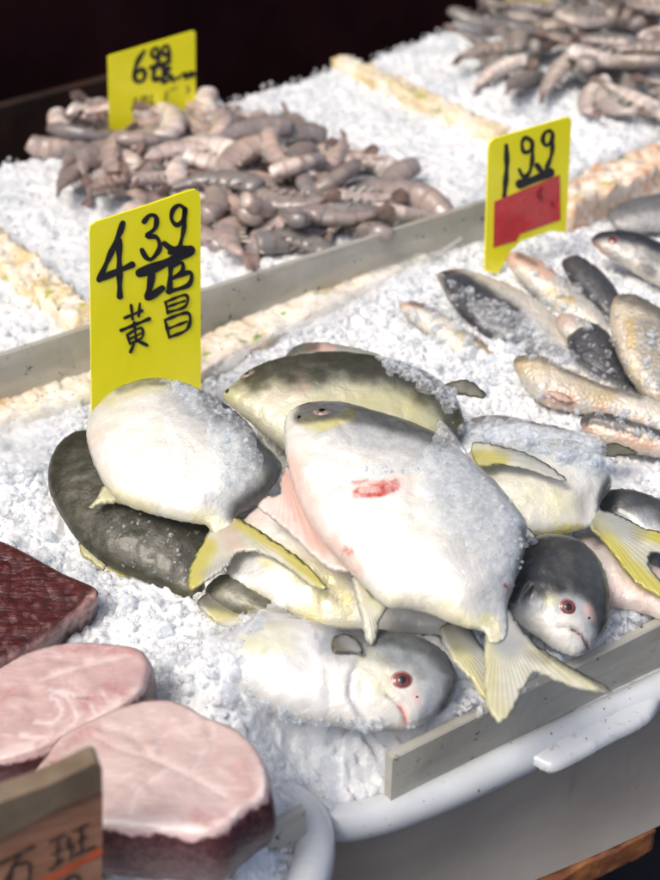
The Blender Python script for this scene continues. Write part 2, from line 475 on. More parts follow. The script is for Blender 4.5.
def bar(name, a, b, z0, z1, thick, mat, parent=None, segs=60, wob=0.0, seed=0, bevel=.0012):
    """upright board from a to b (world xy) between z0 and z1; wob roughens it"""
    a = np.asarray(a, float)[:2]; b = np.asarray(b, float)[:2]
    d = unit(b-a); s = np.array([-d[1], d[0]])
    prof = [(-thick/2, z0), (thick/2, z0), (thick/2, z1-bevel), (thick/2-bevel, z1), (-thick/2+bevel, z1), (-thick/2, z1-bevel)]
    if wob:
        m = 10; prof = [(-thick/2, z0)]+[(thick/2, z0+(z1-z0)*i/m) for i in range(m+1)]+[(thick/2-thick*i/m, z1) for i in range(1, m)]+[(-thick/2, z1-(z1-z0)*i/m) for i in range(m)]
    k = len(prof); V = []; F = []
    for i in range(segs+1):
        p = a+(b-a)*i/segs
        for o_, z in prof: V.append([*(p+s*o_), z])
    V = np.array(V)
    if wob:
        V = V+wob*np.stack([fbm(V, 60, seed), fbm(V, 60, seed+9), fbm(V, 70, seed+4)*1.2], 1)
        V = V+wob*.5*np.stack([vnoise(V, 240, seed+2)]*3, 1)
    for i in range(segs):
        for j in range(k): F.append((i*k+j, (i+1)*k+j, (i+1)*k+(j+1) % k, i*k+(j+1) % k))
    F += [tuple(range(k-1, -1, -1)), tuple(segs*k+j for j in range(k))]
    o = obj(name, V, F, mat, parent, smooth=bool(wob))
    bm = bmesh.new(); bm.from_mesh(o.data); bmesh.ops.recalc_face_normals(bm, faces=bm.faces); bm.to_mesh(o.data); bm.free()
    return o
def tube(name, path, rx, rz, mat, parent=None, closed=True, seg=14, wob=0):
    P = np.asarray(path); k = len(P); V = []; F = []
    for i in range(k):
        t = unit(P[(i+1) % k]-P[i-1]) if closed else unit(P[min(i+1, k-1)]-P[max(i-1, 0)])
        s = unit(np.cross(t, [0, 0, 1])); u_ = np.cross(s, t)
        for j in range(seg):
            a = 2*math.pi*j/seg; V.append(P[i]+s*rx*math.cos(a)+u_*rz*math.sin(a))
    for i in range(k if closed else k-1):
        for j in range(seg):
            i2 = (i+1) % k; F.append((i*seg+j, i*seg+(j+1) % seg, i2*seg+(j+1) % seg, i2*seg+j))
    if not closed: F += [tuple(range(seg-1, -1, -1)), tuple((k-1)*seg+j for j in range(seg))]
    return obj(name, V, F, mat, parent)

# ================================================================== SETTING
A_ = unit([math.cos(math.radians(36)), math.sin(math.radians(36)), 0]); B_ = np.array([-A_[1], A_[0], 0])
fl = obj('floor', [(-8, -6, -.8), (8, -6, -.8), (8, 10, -.8), (-8, 10, -.8)], [(0, 1, 2, 3)], M['floor']); kind(fl, 'structure')

p0 = AT(0, 165, .02); p1 = AT(350, 65, .02); dA = unit((p1-p0)*[1, 1, 0]); dB = np.array([-dA[1], dA[0], 0])
wl = bar('stall_wall', p0-dA*2.5+dB*.5, p0+dA*4+dB*.5, -.8, 2.2, .06, M['black'])
tag(wl, 'dark maroon stall wall in shadow behind the ice beds', 'wall')

# dark boards behind the far-left corner of the shrimp bed
ct = thing('wooden_crate', 'dark brown wooden crate standing in shadow behind the shrimp heap at the far left', 'crate', AT(45, 160, -.25))
ca = AT(12, 165, 0)+dB*.12; cb = ca+dA*.22
for k in range(3): bar('board', ca, cb, -.20+k*.075, -.13+k*.075, .014, M['crate'], ct)
for q in (ca, cb): bar('corner_post', q+dB*.012-dA*.012, q+dB*.012+dA*.012, -.8, .03, .02, M['crate'], ct)

# ---- ice
FR1 = np.array([AT(*t)[:2] for t in [(388, 800, -.04), (372, 815, -.048), (340, 820, -.048), (314, 810, -.048), (301, 794, -.048)]])
FR2 = np.array([AT(*t)[:2] for t in [(306, 825, -.034), (310, 852, -.034), (300, 905, -.034), (272, 960, -.034)]])
def hmain(x, y):
    P = np.stack([x, y], 1)
    c = AT(345, 550, 0)[:2]; d = np.linalg.norm((P-c)*[1, .9], axis=1)
    z = .030*np.exp(-(d/.12)**2)
    c2 = AT(540, 330, 0)[:2]; z += .017*np.exp(-(np.linalg.norm(P-c2, axis=1)/.18)**2)
    c3 = AT(60, 480, 0)[:2]; z += .008*np.exp(-(np.linalg.norm(P-c3, axis=1)/.06)**2)
    c4 = AT(285, 726, 0)[:2]; z += .027*np.exp(-(np.linalg.norm(P-c4, axis=1)/.038)**2); c4 = AT(225, 690, 0)[:2]; z += .028*np.exp(-(np.linalg.norm(P-c4, axis=1)/.035)**2)
    z += .0045*fbm(P, 16, 1)+.0055*fbm(P, 42, 2)+.0025*np.abs(fbm(P, 120, 12))
    d = segdist(P, FR1); t = np.clip(1-d/.055, 0, 1); z1 = .046*t*t*(3-2*t)
    d = segdist(P, FR2); t = np.clip(1-d/.035, 0, 1); z2 = .034*t*t*(3-2*t)
    z -= np.maximum(z1, z2)
    return z-.004
def hfar(x, y):
    P = np.stack([x, y], 1)
    return .022+.006*fbm(P, 9, 5)+.0035*fbm(P, 45, 6)
def bed(name, poly, zref, hf, sp, skirt=.012, grain=0):
    W = np.array([AT(*p[:2], p[2] if len(p) > 2 else zref)[:2] for p in poly]); lo, hi = W.min(0), W.max(0)
    nx, ny = ((hi-lo)/sp).astype(int)+2
    gx, gy = np.meshgrid(lo[0]+np.arange(nx)*sp, lo[1]+np.arange(ny)*sp)
    P = np.stack([gx, gy], -1).reshape(-1, 2); ins = inside(P, W)
    z = hf(P[:, 0], P[:, 1])
    z = z-skirt*np.exp(-(segdist(P, W, True)/(sp*1.6))**2)
    id_ = np.arange(nx*ny).reshape(ny, nx)
    q = np.stack([id_[:-1, :-1], id_[:-1, 1:], id_[1:, 1:], id_[1:, :-1]], -1).reshape(-1, 4)
    q = q[ins[q].all(1)]
    used = np.unique(q); mp = np.zeros(nx*ny, int); mp[used] = np.arange(len(used))
    V = np.c_[P, z][used]
    if grain:                                        # crushed ice: every seed point carries its own tilted facet
        gg = np.random.default_rng(5); ns = int((hi-lo).prod()/grain**2); sd_ = lo+gg.random((ns, 2))*(hi-lo)
        tl = gg.normal(0, .42, (ns, 2)); hh = gg.normal(0, grain*.32, ns)*(.6+.8*gg.random(ns))
        kd = KDTree(ns)
        for i, s_ in enumerate(sd_): kd.insert((*s_, 0), i)
        kd.balance(); ww = V[:, :2]+.0012*np.stack([vnoise(V[:, :2], 300, 4), vnoise(V[:, :2], 300, 5)], 1)
        ii = np.array([kd.find((a, b, 0))[1] for a, b in ww])
        amp = .45+.75*np.clip(.5+fbm(V[:, :2], 24, 31), 0, 1)
        V[:, 2] += (np.clip(((V[:, :2]-sd_[ii])*tl[ii]).sum(1)+hh[ii], -.004, .005))*amp
    V += .0012*np.stack([vnoise(V, 220, 1), vnoise(V, 220, 2), vnoise(V, 220, 3)], 1)
    o = obj(name, V, mp[q], M['ice_bed']); kind(o, 'stuff')
    return o, W
MAINP = [(-120, 470), (-20, 425), (80, 372), (200, 340), (300, 298), (400, 255), (480, 228), (570, 205), (640, 175), (760, 120), (860, 420), (760, 566), (640, 626),
         (520, 685), (408, 742), (390, 752), (392, 800, -.04), (374, 816, -.048), (340, 821, -.048), (314, 812, -.048), (304, 806, -.046), (307, 825, -.034), (311, 852, -.034), (301, 905, -.034), (270, 970, -.034), (-120, 960)]
bmain, WMAIN = bed('packed_ice', MAINP, 0, hmain, .00165, grain=.0048)
bmain['label'] = 'packed crushed ice under the pompano pile, small fish and fish steaks'; bmain['category'] = 'ice'
FARP = [(-160, 415), (-20, 368), (60, 340), (200, 302), (350, 250), (490, 196), (570, 176), (700, 120), (900, 20), (760, -60), (500, 8), (350, 64), (0, 164), (-160, 215)]
bfar, WFAR = bed('packed_ice', FARP, .02, hfar, .004, grain=.006)
bfar['label'] = 'packed crushed ice under the two shrimp heaps behind the long divider'; bfar['category'] = 'ice'

# ---- table under the beds
def slab(name, W, z0, z1, mat, parent=None):
    k = len(W); V = [(*p, z0) for p in W]+[(*p, z1) for p in W]
    F = [tuple(range(k-1, -1, -1)), tuple(range(k, 2*k))]+[(i, (i+1) % k, (i+1) % k+k, i+k) for i in range(k)]
    return obj(name, V, F, mat, parent, smooth=False)
tw = [WFAR[i] for i in range(len(WFAR))]; cen = np.mean(tw, 0)
tb = slab('display_table', [cen+(p-cen)*.99 for p in tw], -.3, -.035, M['crate'])
tag(tb, 'dark table under the far ice beds', 'table')

# ---- clear boards and foam walls
m, nt, p = material('cloudy_plastic'); n = N(nt)
base = n.mix(n.ramp(n.noise(14, 5, .6), .35, .7), (.70, .69, .64), (.57, .56, .50))
st = n.noise(1.0, 4, .6, vec=n.co(scale=(16, 16, 130)), dist=.4); base = n.mix(n.ramp(st, .54, .74, 0, .5), base, (.44, .40, .31))
base = n.mix(n.ramp(n.noise(120, 3), .66, .71), base, (.10, .08, .05))
n.l(base, p.inputs['Base Color']); n.l(n.bump(n.math('ADD', n.noise(70, 5, .6), n.math('MULTIPLY', st, .6)), .35, .0012), p.inputs['Normal'])
n.l(n.ramp(n.noise(40, 3), .3, .7, .12, .36), p.inputs['Roughness'])
setp(p, Coat_Weight=.4, Coat_Roughness=.1)
tr = n.new('ShaderNodeBsdfTranslucent'); n.l(base, tr.inputs[0]); tp = n.new('ShaderNodeBsdfTransparent'); tp.inputs[0].default_value = (.9, .9, .86, 1)
m1 = n.new('ShaderNodeMixShader'); m1.inputs[0].default_value = .35; n.l(p.outputs[0], m1.inputs[1]); n.l(tr.outputs[0], m1.inputs[2])
m2 = n.new('ShaderNodeMixShader'); m2.inputs[0].default_value = .28; n.l(m1.outputs[0], m2.inputs[1]); n.l(tp.outputs[0], m2.inputs[2]); n.l(m2.outputs[0], nt.nodes['Material Output'].inputs[0])
M['acrylic'] = m
def foam_mat(name, stain, green, amt):
    m, nt, p = material(name); n = N(nt)
    a = n.noise(26, 5, .7); b = n.noise(60, 5, .65, dist=.4); g = n.noise(34, 3, .6, vec=n.co(scale=(1, 1.3, .8)))
    c = n.mix(n.ramp(a, .5-amt, .74-amt), (.80, .76, .66), stain)
    c = n.mix(n.ramp(b, .50, .66, 0, .8), c, (.84, .82, .76))
    c = n.mix(n.ramp(g, .60, .66), c, green)
    c = n.mix(n.ramp(n.noise(190, 4), .64, .70), c, (.16, .09, .04))
    n.l(c, p.inputs['Base Color']); v = n.voro(230)
    n.l(n.bump(n.math('ADD', v.outputs['Distance'], b), .3, .0018), p.inputs['Normal'])
    setp(p, Roughness=.6, Coat_Weight=.3, Coat_Roughness=.2, Subsurface_Weight=.15, Subsurface_Scale=.005); return m
M['foam_green'] = foam_mat('stained_foam_green', (.62, .44, .22), (.24, .36, .07), .05)
M['foam_yellow'] = foam_mat('stained_foam_yellow', (.62, .45, .13), (.42, .44, .08), .08)
M['foam_orange'] = foam_mat('stained_foam_orange', (.60, .27, .09), (.38, .40, .10), .10)

d1 = bar('divider_board', AT(-40, 366, .048), AT(495, 196, .048), -.03, .048, .005, M['acrylic'])
tag(d1, 'long cloudy plastic divider standing behind the 4.39 tag', 'divider')
d2 = bar('divider_board', AT(389, 755, .002), AT(760, 570, .002), -.050, .002, .007, M['acrylic'])
tag(d2, 'thick cloudy plastic board along the front rim of the white tub', 'divider')
f1 = bar('foam_wall', AT(-80, 430, .004), AT(112, 374, .004), -.06, .008, .05, M['foam_green'], segs=80, wob=.0038, seed=3)
tag(f1, 'peeling foam edge with peach and green stains left of the 4.39 tag', 'foam edge')
f5 = bar('foam_wall', AT(150, 385, .004), AT(425, 246, .004), -.06, .010, .042, M['foam_green'], segs=110, wob=.0038, seed=5)
tag(f5, 'peeling white foam edge with green stains right of the 4.39 tag', 'foam edge')
f2 = bar('foam_wall', AT(-60, 200, .035), AT(93, 322, .035), -.02, .038, .030, M['foam_yellow'], segs=70, wob=.0045, seed=8)
tag(f2, 'yellowed foam edge running up to the left side of the 4.39 tag', 'foam edge')
f3 = bar('foam_wall', AT(338, 56, .035), AT(500, 132, .035), -.02, .036, .024, M['foam_yellow'], segs=70, wob=.005, seed=12)
tag(f3, 'yellowed foam edge between the two far ice beds', 'foam edge')
f4 = bar('foam_wall', AT(556, 202, .025), AT(760, 118, .025), -.05, .030, .045, M['foam_orange'], segs=90, wob=.006, seed=15)
tag(f4, 'orange stained foam edge to the right of the 1.99 tag', 'foam edge')

# ---- white tub that holds the pompano
M['tub_rim'] = simple('white_plastic_rim', (.53, .575, .61), .3, .06, 30, .12, .3)
m, nt, p = material('grey_tub_wall'); n = N(nt)
base = n.mix(n.ramp(n.noise(9, 4), .35, .7), (.37, .345, .305), (.28, .255, .22))
dr = n.noise(30, 5, .6, vec=n.co(scale=(1, 1, .16)))
base = n.mix(n.ramp(dr, .58, .72, 0, .6), base, (.22, .16, .11))
base = n.mix(n.ramp(n.noise(58, 4, .6), .70, .80, 0, .7), base, (.10, .09, .06))
n.l(base, p.inputs['Base Color']); n.l(n.bump(n.noise(120, 4), .3, .001), p.inputs['Normal']); setp(p, Roughness=.42)
M['tub_wall'] = m
m, nt, p = material('dirty_rim'); n = N(nt)
base = n.mix(n.ramp(n.noise(60, 5, .7), .60, .72, 0, .75), (.53, .575, .61), (.27, .24, .16))
base = n.mix(n.ramp(n.noise(140, 3), .66, .72), base, (.12, .10, .06))
n.l(base, p.inputs['Base Color']); n.l(n.bump(n.noise(200, 4), .25, .0008), p.inputs['Normal']); setp(p, Roughness=.28, Coat_Weight=.4)
M['dirty_rim'] = m
m, nt, p = material('used_rim'); n = N(nt)
base = n.mix(n.ramp(n.noise(24, 4, .6), .4, .7), (.54, .585, .62), (.47, .51, .54))
base = n.mix(n.ramp(n.noise(70, 5, .7), .64, .74, 0, .55), base, (.30, .27, .20)); base = n.mix(n.ramp(n.noise(210, 3), .68, .73), base, (.14, .12, .08))
n.l(base, p.inputs['Base Color']); n.l(n.bump(n.math('ADD', n.noise(26, 4), n.math('MULTIPLY', n.noise(200, 4), .2)), .35, .0018), p.inputs['Normal']); setp(p, Roughness=.3, Coat_Weight=.3)
M['used_rim'] = m
ZR = -.048
rp = catmull([(290, 770), (300, 793), (313, 812), (338, 822), (372, 817), (410, 805), (464, 783), (545, 745), (627, 706), (700, 671), (820, 613)], 7, False)
R3 = np.array([AT(x, y, ZR) for x, y in rp])
dT = unit(R3[-1]-R3[-12]); nT = np.array([-dT[1], dT[0], 0])
back = [R3[-1]+dT*.03+nT*.03, R3[-1]+dT*.03+nT*.40, R3[-1]+nT*.43, R3[0]+nT*.36, R3[0]+nT*.33]
R3 = np.vstack([R3, catmull(np.array(back), 5, False)])
tub = thing('plastic_tub', 'white rimmed grey plastic tub holding the ice and the pompano pile', 'tub', AT(540, 780, -.2))
tube('rim', R3, .0115, .0130, M['used_rim'], tub, True, 18)
cen = R3.mean(0); V = []; F = []; k = len(R3)
for zz, ins_ in ((-.004, .004), (-.06, .010), (-.172, .020)):
    for q in R3:
        d = unit((cen-q)*[1, 1, 0]); V.append(q+d*ins_+np.array([0, 0, zz]))
for r_ in range(2):
    for i in range(k): F.append((r_*k+i, (r_+1)*k+i, (r_+1)*k+(i+1) % k, r_*k+(i+1) % k))
F.append(tuple(2*k+i for i in range(k)))
obj('body', V, F, M['tub_wall'], tub)
blob('handle', [(526, 752), (538, 767), (556, 771), (580, 760), (612, 742), (642, 727), (656, 714), (668, 686), (668, 668), (640, 674), (600, 692), (548, 718)], AT(600, 735, ZR+.003), (0, 0, 1), .0065, .009, M['dirty_rim'], tub, .003, power=.4, rough_amp=.0002, lump=.0003)

# ---- second tub corner under the steaks
tray = thing('plastic_tub', 'rounded white corner of a plastic tub below the big pale fish steak', 'tub', AT(250, 880, -.15))
tp = catmull([(200, 800), (255, 798), (290, 804), (308, 820), (314, 845), (310, 875), (296, 915), (270, 960)], 7, False)
T3 = np.array([AT(x, y, -.030) for x, y in tp])
bk = [T3[-1]+[-.05, -.04, 0], T3[-1]+[-.4, -.02, 0], T3[0]+[-.36, .0, 0], T3[0]+[-.1, .0, 0]]
T3 = np.vstack([T3, catmull(np.array(bk), 5, False)])
tube('rim', T3, .0125, .0125, M['tub_rim'], tray, True, 18)
cen = T3.mean(0); V = []; F = []; k = len(T3)
for zz, ins_ in ((-.003, .003), (-.12, .03)):
    for q in T3: V.append(q+unit((cen-q)*[1, 1, 0])*ins_+np.array([0, 0, zz]))
for i in range(k): F.append((i, k+i, k+(i+1) % k, (i+1) % k))
F.append(tuple(k+i for i in range(k)))
obj('body', V, F, M['tub_wall'], tray)
M['wood_orange'] = simple('wet_orange_wood', (.42, .17, .05), .4, .25, 45, .6, .3, bdist=.002, col2=(.20, .07, .03))
u0, u1 = AT(540, 884, -.222), AT(653, 828, -.222); un = unit(np.array([u1[1]-u0[1], u0[0]-u1[0], 0]))
pb = bar('wooden_plank', u0-(u1-u0)*1.5-un*.012, u1-un*.012, -.246, -.222, .03, M['wood_orange'], segs=60, wob=.0022, seed=5)
tag(pb, 'wet orange-brown wooden plank under the grey tub at the bottom right', 'plank')
sb = bar('divider_board', AT(225, 842, .006), AT(303, 803, .006), -.04, .004, .005, M['acrylic'])
tag(sb, 'small cloudy plastic offcut with a brown end stuck in ice beside the big steak', 'divider')
# ================================================================== POMPANO
FISHBV = {}
GP = 'pompano heaped on the ice'
def fish(key, label, loc, z, nrm, name='pompano', cat='fish', group=GP):
    P0 = AT(*loc, z); r = thing(name, label, cat, P0, group)
    return r, P0, unit(nrm)
def body(key, r, px, P0, n, top, mat='pompano', bot=None, **kw):
    top *= .68
    kw.setdefault('ragged', .6); o, bv = blob('body', px, P0, n, top, bot or top*.9, M[mat], r, **kw)
    FISHBV[key] = bv; ALLBV.append(bv); return bv
def fin(kind_, r, px, P0, n, root, mat='fin', T=.0022, **kw):
    kw.setdefault('spacing', .0022); kw.setdefault('ragged', 1.4); T *= .38
    o, bv = blob(kind_, px, P0, n, T, T, M[mat], r, root=root, lump=.0007, rough_amp=.00015, power=.45, **kw); return bv
def off(P0, n, d): return P0+n*d

# -- the big white one on top
r, P0, n = fish('p1', 'big white pompano on top of the pile with a red scrape on its side', (395, 510), .085, (0, -.30, 1))
P1 = [(284, 425), (290, 412), (305, 405), (325, 403), (350, 406), (380, 415), (410, 424), (437, 436), (460, 452), (490, 479), (512, 504), (527, 524), (526, 545), (519, 572),
      (511, 594), (507, 608), (509, 622), (504, 640), (490, 643), (484, 632), (470, 629), (452, 623), (430, 613), (408, 608), (388, 607), (370, 592), (352, 573), (328, 547), (307, 517), (294, 488), (286, 455)]
bv = body('p1', r, P1, P0, n, .034, taper=[(498, 636, 52)], spacing=.0019, seed=1, marks=[
    ('grey', 'line', [(340, 410), (400, 426), (450, 450), (500, 500), (525, 535), (516, 580), (506, 610)], 46, .62),
    ('grey', 'poly', [(430, 450), (500, 500), (520, 560), (500, 610), (470, 600), (450, 540)], 40, .42),  # grey shading of the lower right flank put into the skin colour
    ('dark', 'line', [(304, 409), (330, 410), (362, 414), (410, 428), (440, 441)], 15, .75),
    ('dark', 'line', [(300, 416), (322, 413), (345, 415)], 11, .8),
    ('dark', 'line', [(523, 530), (521, 560), (513, 596)], 8, .55),
    ('yellow', 'line', [(303, 420), (318, 424), (336, 421), (350, 414)], 9, .6),
    ('yellow', 'line', [(372, 596), (400, 605), (440, 616), (478, 630)], 22, .30),
    
    ('pink', 'line', [(292, 470), (304, 500), (330, 545), (352, 570)], 20, .55),
    ('pink', 'line', [(350, 488), (405, 485)], 17, .25),
    ('blood', 'line', [(358, 493), (372, 488), (395, 485)], 8, .62),
    ('blood', 'line', [(362, 495), (378, 494), (392, 490)], 4, .85), ('blood', 'line', [(352, 483), (366, 481)], 2.5, .6), ('blood', 'line', [(505, 584), (506, 587)], 3, 1),
    ('grey', 'line', [(345, 436), (400, 452), (450, 490), (490, 550), (502, 605)], 3, .35), ('grey', 'line', [(495, 600), (500, 640)], 22, .4), ('yellow', 'line', [(484, 625), (494, 642)], 16, .35), ('blood', 'line', [(345, 549), (351, 553)], 4, .35)],
    creases=[([(338, 420), (352, 445), (346, 475), (322, 498)], 2.2, .0007), ([(289, 425), (296, 432), (304, 434)], 1.6, .0008)])
eye(bv, 322, 411, 7.5, r, 'eye_grey', 1.35, (1, .05)); pit(bv, 299, 417, 2, r)
root = (498, 618)
fin('tail_fin', r, [(489, 622), (496, 617), (508, 609), (518, 622), (532, 640), (550, 654), (575, 669), (600, 682), (614, 693), (592, 692), (568, 686), (548, 677), (537, 672), (529, 680), (520, 697), (511, 714), (501, 723), (492, 716), (485, 697), (484, 664), (485, 640)],
    onplane([(497, 618)], P0, n)[0], (.02, -.36, 1), root, marks=[('grey', 'line', [(495, 622), (510, 640)], 26, .8), ('yellow', 'line', [(487, 650), (490, 690), (502, 716)], 16, .28), ('dark', 'line', [(510, 613), (540, 648), (575, 671), (610, 691)], 5, .75), ('dark', 'line', [(530, 655), (545, 660)], 9, .35), ('yellow', 'line', [(530, 645), (590, 682)], 14, .22)], rays=24)
fin('anal_fin', r, [(350, 570), (360, 580), (372, 594), (392, 604), (386, 610), (380, 622), (376, 640), (371, 646), (366, 640), (361, 622), (356, 600)], off(P0, n, .004), (0, -.6, 1), (362, 575), T=.005, marks=[('yellow', 'line', [(366, 590), (378, 606)], 14, .2)])
fin('dorsal_fin', r, [(516, 522), (528, 527), (537, 537), (527, 538), (518, 534)], off(P0, n, .002), n, (505, 520), 'fin', marks=[('grey', 'all', [], .2, .8)])
fin('pelvic_fin', r, [(288, 466), (296, 480), (310, 510), (330, 540), (354, 570), (330, 570), (312, 556), (294, 538), (276, 522), (258, 506), (268, 496), (280, 494), (280, 478)], off(P0, n, -.004), (-.15, -.36, 1), (284, 470), 'pink_fin', T=.0034, marks=[('pink', 'line', [(288, 478), (300, 512), (325, 545)], 14, .7)], rays=14)

# -- white one against the big tag
r, P0, n = fish('p2', 'white-bellied pompano lying at the foot of the 4.39 tag', (185, 450), .066, (-.06, -.32, 1))
P2_ = [(87, 426), (94, 410), (114, 392), (139, 382), (164, 380), (192, 387), (222, 402), (246, 421), (264, 443), (280, 461), (280, 476), (266, 495), (249, 509), (238, 515), (236, 528), (226, 540), (214, 536), (208, 527),
       (200, 524), (178, 520), (150, 513), (123, 504), (106, 488), (94, 464), (87, 442)]
bv = body('p2', r, P2_, P0, n, .030, taper=[(222, 538, 46)], seed=2, spacing=.0022, marks=[
    ('dark', 'line', [(215, 396), (245, 418), (266, 442), (282, 465), (272, 492), (246, 513)], 26, .85), ('grey', 'line', [(190, 388), (230, 410), (260, 445), (266, 480), (240, 512)], 52, .6),
    ('dark', 'line', [(120, 387), (140, 381), (165, 380)], 9, .6), ('yellow', 'line', [(106, 396), (140, 385), (162, 383)], 16, .45), ('yellow', 'line', [(105, 490), (140, 509), (200, 524)], 13, .4),
    ('grey', 'poly', [(170, 390), (230, 420), (240, 460), (190, 430)], 30, .25), ('yellow', 'poly', [(110, 400), (150, 400), (150, 500), (110, 480)], 40, .14), ('pink', 'line', [(95, 440), (112, 425)], 14, .25), ('yellow', 'line', [(206, 522), (224, 536)], 20, .5), ('grey', 'line', [(236, 516), (230, 536)], 12, .5)])
fin('anal_fin', r, [(104, 486), (124, 490), (132, 504), (117, 504), (104, 504), (89, 508), (96, 499)], off(P0, n, -.002), (-.1, -.5, 1), (125, 492), T=.003, marks=[('yellow', 'all', [], .3, .35)])
fin('tail_fin', r, [(211, 524), (217, 516), (226, 512), (236, 516), (250, 524), (275, 541), (300, 558), (318, 577), (330, 590), (308, 584), (285, 566), (262, 554), (238, 553), (228, 566), (212, 578), (192, 590), (188, 584), (190, 567), (201, 547), (208, 532)],
    onplane([(226, 520)], P0, n)[0], (-.26, -.22, 1), (226, 520), T=.003, rays=22, marks=[('yellow', 'line', [(205, 548), (192, 585)], 17, .75), ('yellow', 'line', [(240, 522), (290, 552), (322, 582)], 12, .75), ('dark', 'line', [(232, 514), (262, 531), (300, 556)], 3.5, .6), ('pink', 'line', [(225, 525), (235, 545)], 15, .3), ('grey', 'line', [(205, 574), (232, 560)], 8, .4)])

# -- dark olive one, lower left
r, P0, n = fish('p3', 'dark olive pompano at the left edge of the pile under the white-bellied one', (130, 520), .022, (-.05, -.30, 1))
P3_ = [(48, 471), (54, 451), (68, 436), (90, 430), (130, 436), (180, 455), (225, 490), (238, 530), (226, 560), (210, 580), (198, 601), (178, 595), (150, 584), (122, 572), (102, 562), (80, 543), (64, 521), (51, 496)]
bv = body('p3', r, P3_, P0, n, .026, 'olive', seed=3, spacing=.0022, marks=[('dark', 'all', [], .15, .93), ('grey', 'poly', [(95, 500), (140, 510), (200, 540), (190, 575), (140, 565), (100, 535)], 30, .75),
    ('dark', 'line', [(49, 480), (56, 452), (70, 437), (100, 432)], 34, .97), ('dark', 'line', [(95, 520), (180, 560)], 22, .6), ('yellow', 'line', [(104, 560), (150, 582), (197, 599)], 7, .8)])
fin('anal_fin', r, [(100, 560), (125, 570), (160, 583), (198, 599), (197, 606), (170, 599), (135, 584), (108, 572)], off(P0, n, -.004), (0, -.5, 1), (120, 520), T=.0018, marks=[('yellow', 'line', [(102, 567), (150, 587), (197, 603)], 4.5, .9), ('dark', 'line', [(104, 562), (150, 580), (197, 598)], 3, .6)], rays=40)
fin('pelvic_fin', r, [(79, 541), (90, 545), (104, 553), (107, 563), (103, 571), (93, 564), (83, 556)], off(P0, n, -.006), (0, -.4, 1), (76, 535), T=.002, marks=[('yellow', 'all', [], .3, .45)])

# -- olive one at the back
r, P0, n = fish('p4', 'olive pompano at the back of the pile with crushed ice on its back', (345, 400), .052, (0, -.36, 1))
P4_ = [(223, 394), (234, 384), (250, 370), (270, 362), (291, 357), (336, 353), (382, 358), (418, 369), (445, 385), (459, 403), (463, 428), (445, 452), (390, 476), (320, 470), (278, 446), (244, 418), (227, 403)]
bv = body('p4', r, P4_, P0, n, .028, 'olive', seed=4, spacing=.0024, marks=[('dark', 'line', [(262, 366), (300, 358), (345, 355), (395, 362), (440, 384), (458, 405)], 38, .92), ('dark', 'line', [(437, 390), (452, 412), (452, 432)], 22, .85),
    ('yellow', 'poly', [(300, 380), (380, 385), (440, 405), (430, 440), (330, 410)], 40, .2), ('grey', 'line', [(330, 368), (400, 375), (440, 400)], 26, .6), ('pink', 'line', [(296, 375), (303, 390)], 10, .5), ('pink', 'line', [(268, 398), (292, 392)], 7, .35),
    ('dark', 'line', [(258, 372), (285, 368), (302, 372)], 11, .65), ('yellow', 'line', [(455, 405), (463, 432)], 7, .9), ('yellow', 'line', [(235, 395), (260, 385), (290, 378)], 14, .2)])
eye(bv, 247, 374, 6, r, 'eye_grey', 1.5, (1, -.5)); pit(bv, 227, 391, 2.4, r)
fin('pectoral_fin', r, [(438, 388), (455, 381), (467, 380), (477, 386), (487, 397), (475, 398), (460, 395), (444, 396)], off(P0, n, .001), (0, -.5, 1), (450, 378), 'dark_fin', T=.0018)

# -- head of one peeking over the back
r, P0, n = fish('p5', 'pompano mostly hidden behind the olive one, only its brown-edged head top showing', (330, 362), .040, (0, -.30, 1))
bv = body('p5', r, [(281, 364), (291, 350), (308, 344), (330, 346), (365, 352), (400, 364), (395, 380), (350, 390), (305, 384), (285, 374)], P0, n, .020, 'olive', seed=5, marks=[('grey', 'all', [], .4, .6), ('dark', 'line', [(285, 360), (296, 349), (312, 345)], 12, .7), ('pink', 'line', [(308, 346), (332, 348)], 7, .8)])

# -- right, under the top one: white side with a long pectoral fin
r, P0, n = fish('p6', 'white pompano right of the top one, its long pectoral fin and yellow tail showing', (545, 490), .050, (.02, -.30, 1))
P6_ = [(450, 470), (470, 452), (505, 443), (540, 440), (575, 442), (600, 453), (611, 476), (610, 490), (601, 502), (598, 512), (592, 526), (575, 531), (545, 537), (510, 543), (478, 530), (455, 500)]
bv = body('p6', r, P6_, P0, n, .024, taper=[(600, 518, 34)], seed=6, spacing=.0022, marks=[('grey', 'line', [(480, 450), (540, 442), (590, 452), (610, 480)], 24, .6), ('yellow', 'line', [(505, 541), (545, 535), (580, 529)], 8, .95), ('yellow', 'poly', [(480, 470), (560, 490), (580, 520), (510, 530)], 40, .2), ('dark', 'line', [(608, 480), (600, 502)], 7, .8), ('yellow', 'line', [(611, 488), (607, 503)], 6, .8)],
    creases=[([(500, 500), (540, 490), (575, 486)], 3, .0006)])
fin('pectoral_fin', r, [(472, 443), (500, 446), (530, 455), (553, 468), (568, 481), (555, 480), (530, 471), (500, 465), (478, 466)], off(P0, n, .026), (0, -.42, 1), (470, 455), T=.002, rays=14, marks=[('yellow', 'line', [(476, 458), (500, 458)], 14, .75), ('grey', 'line', [(500, 448), (560, 476)], 10, .45), ('dark', 'line', [(500, 446), (553, 468), (567, 481)], 2.5, .5)])
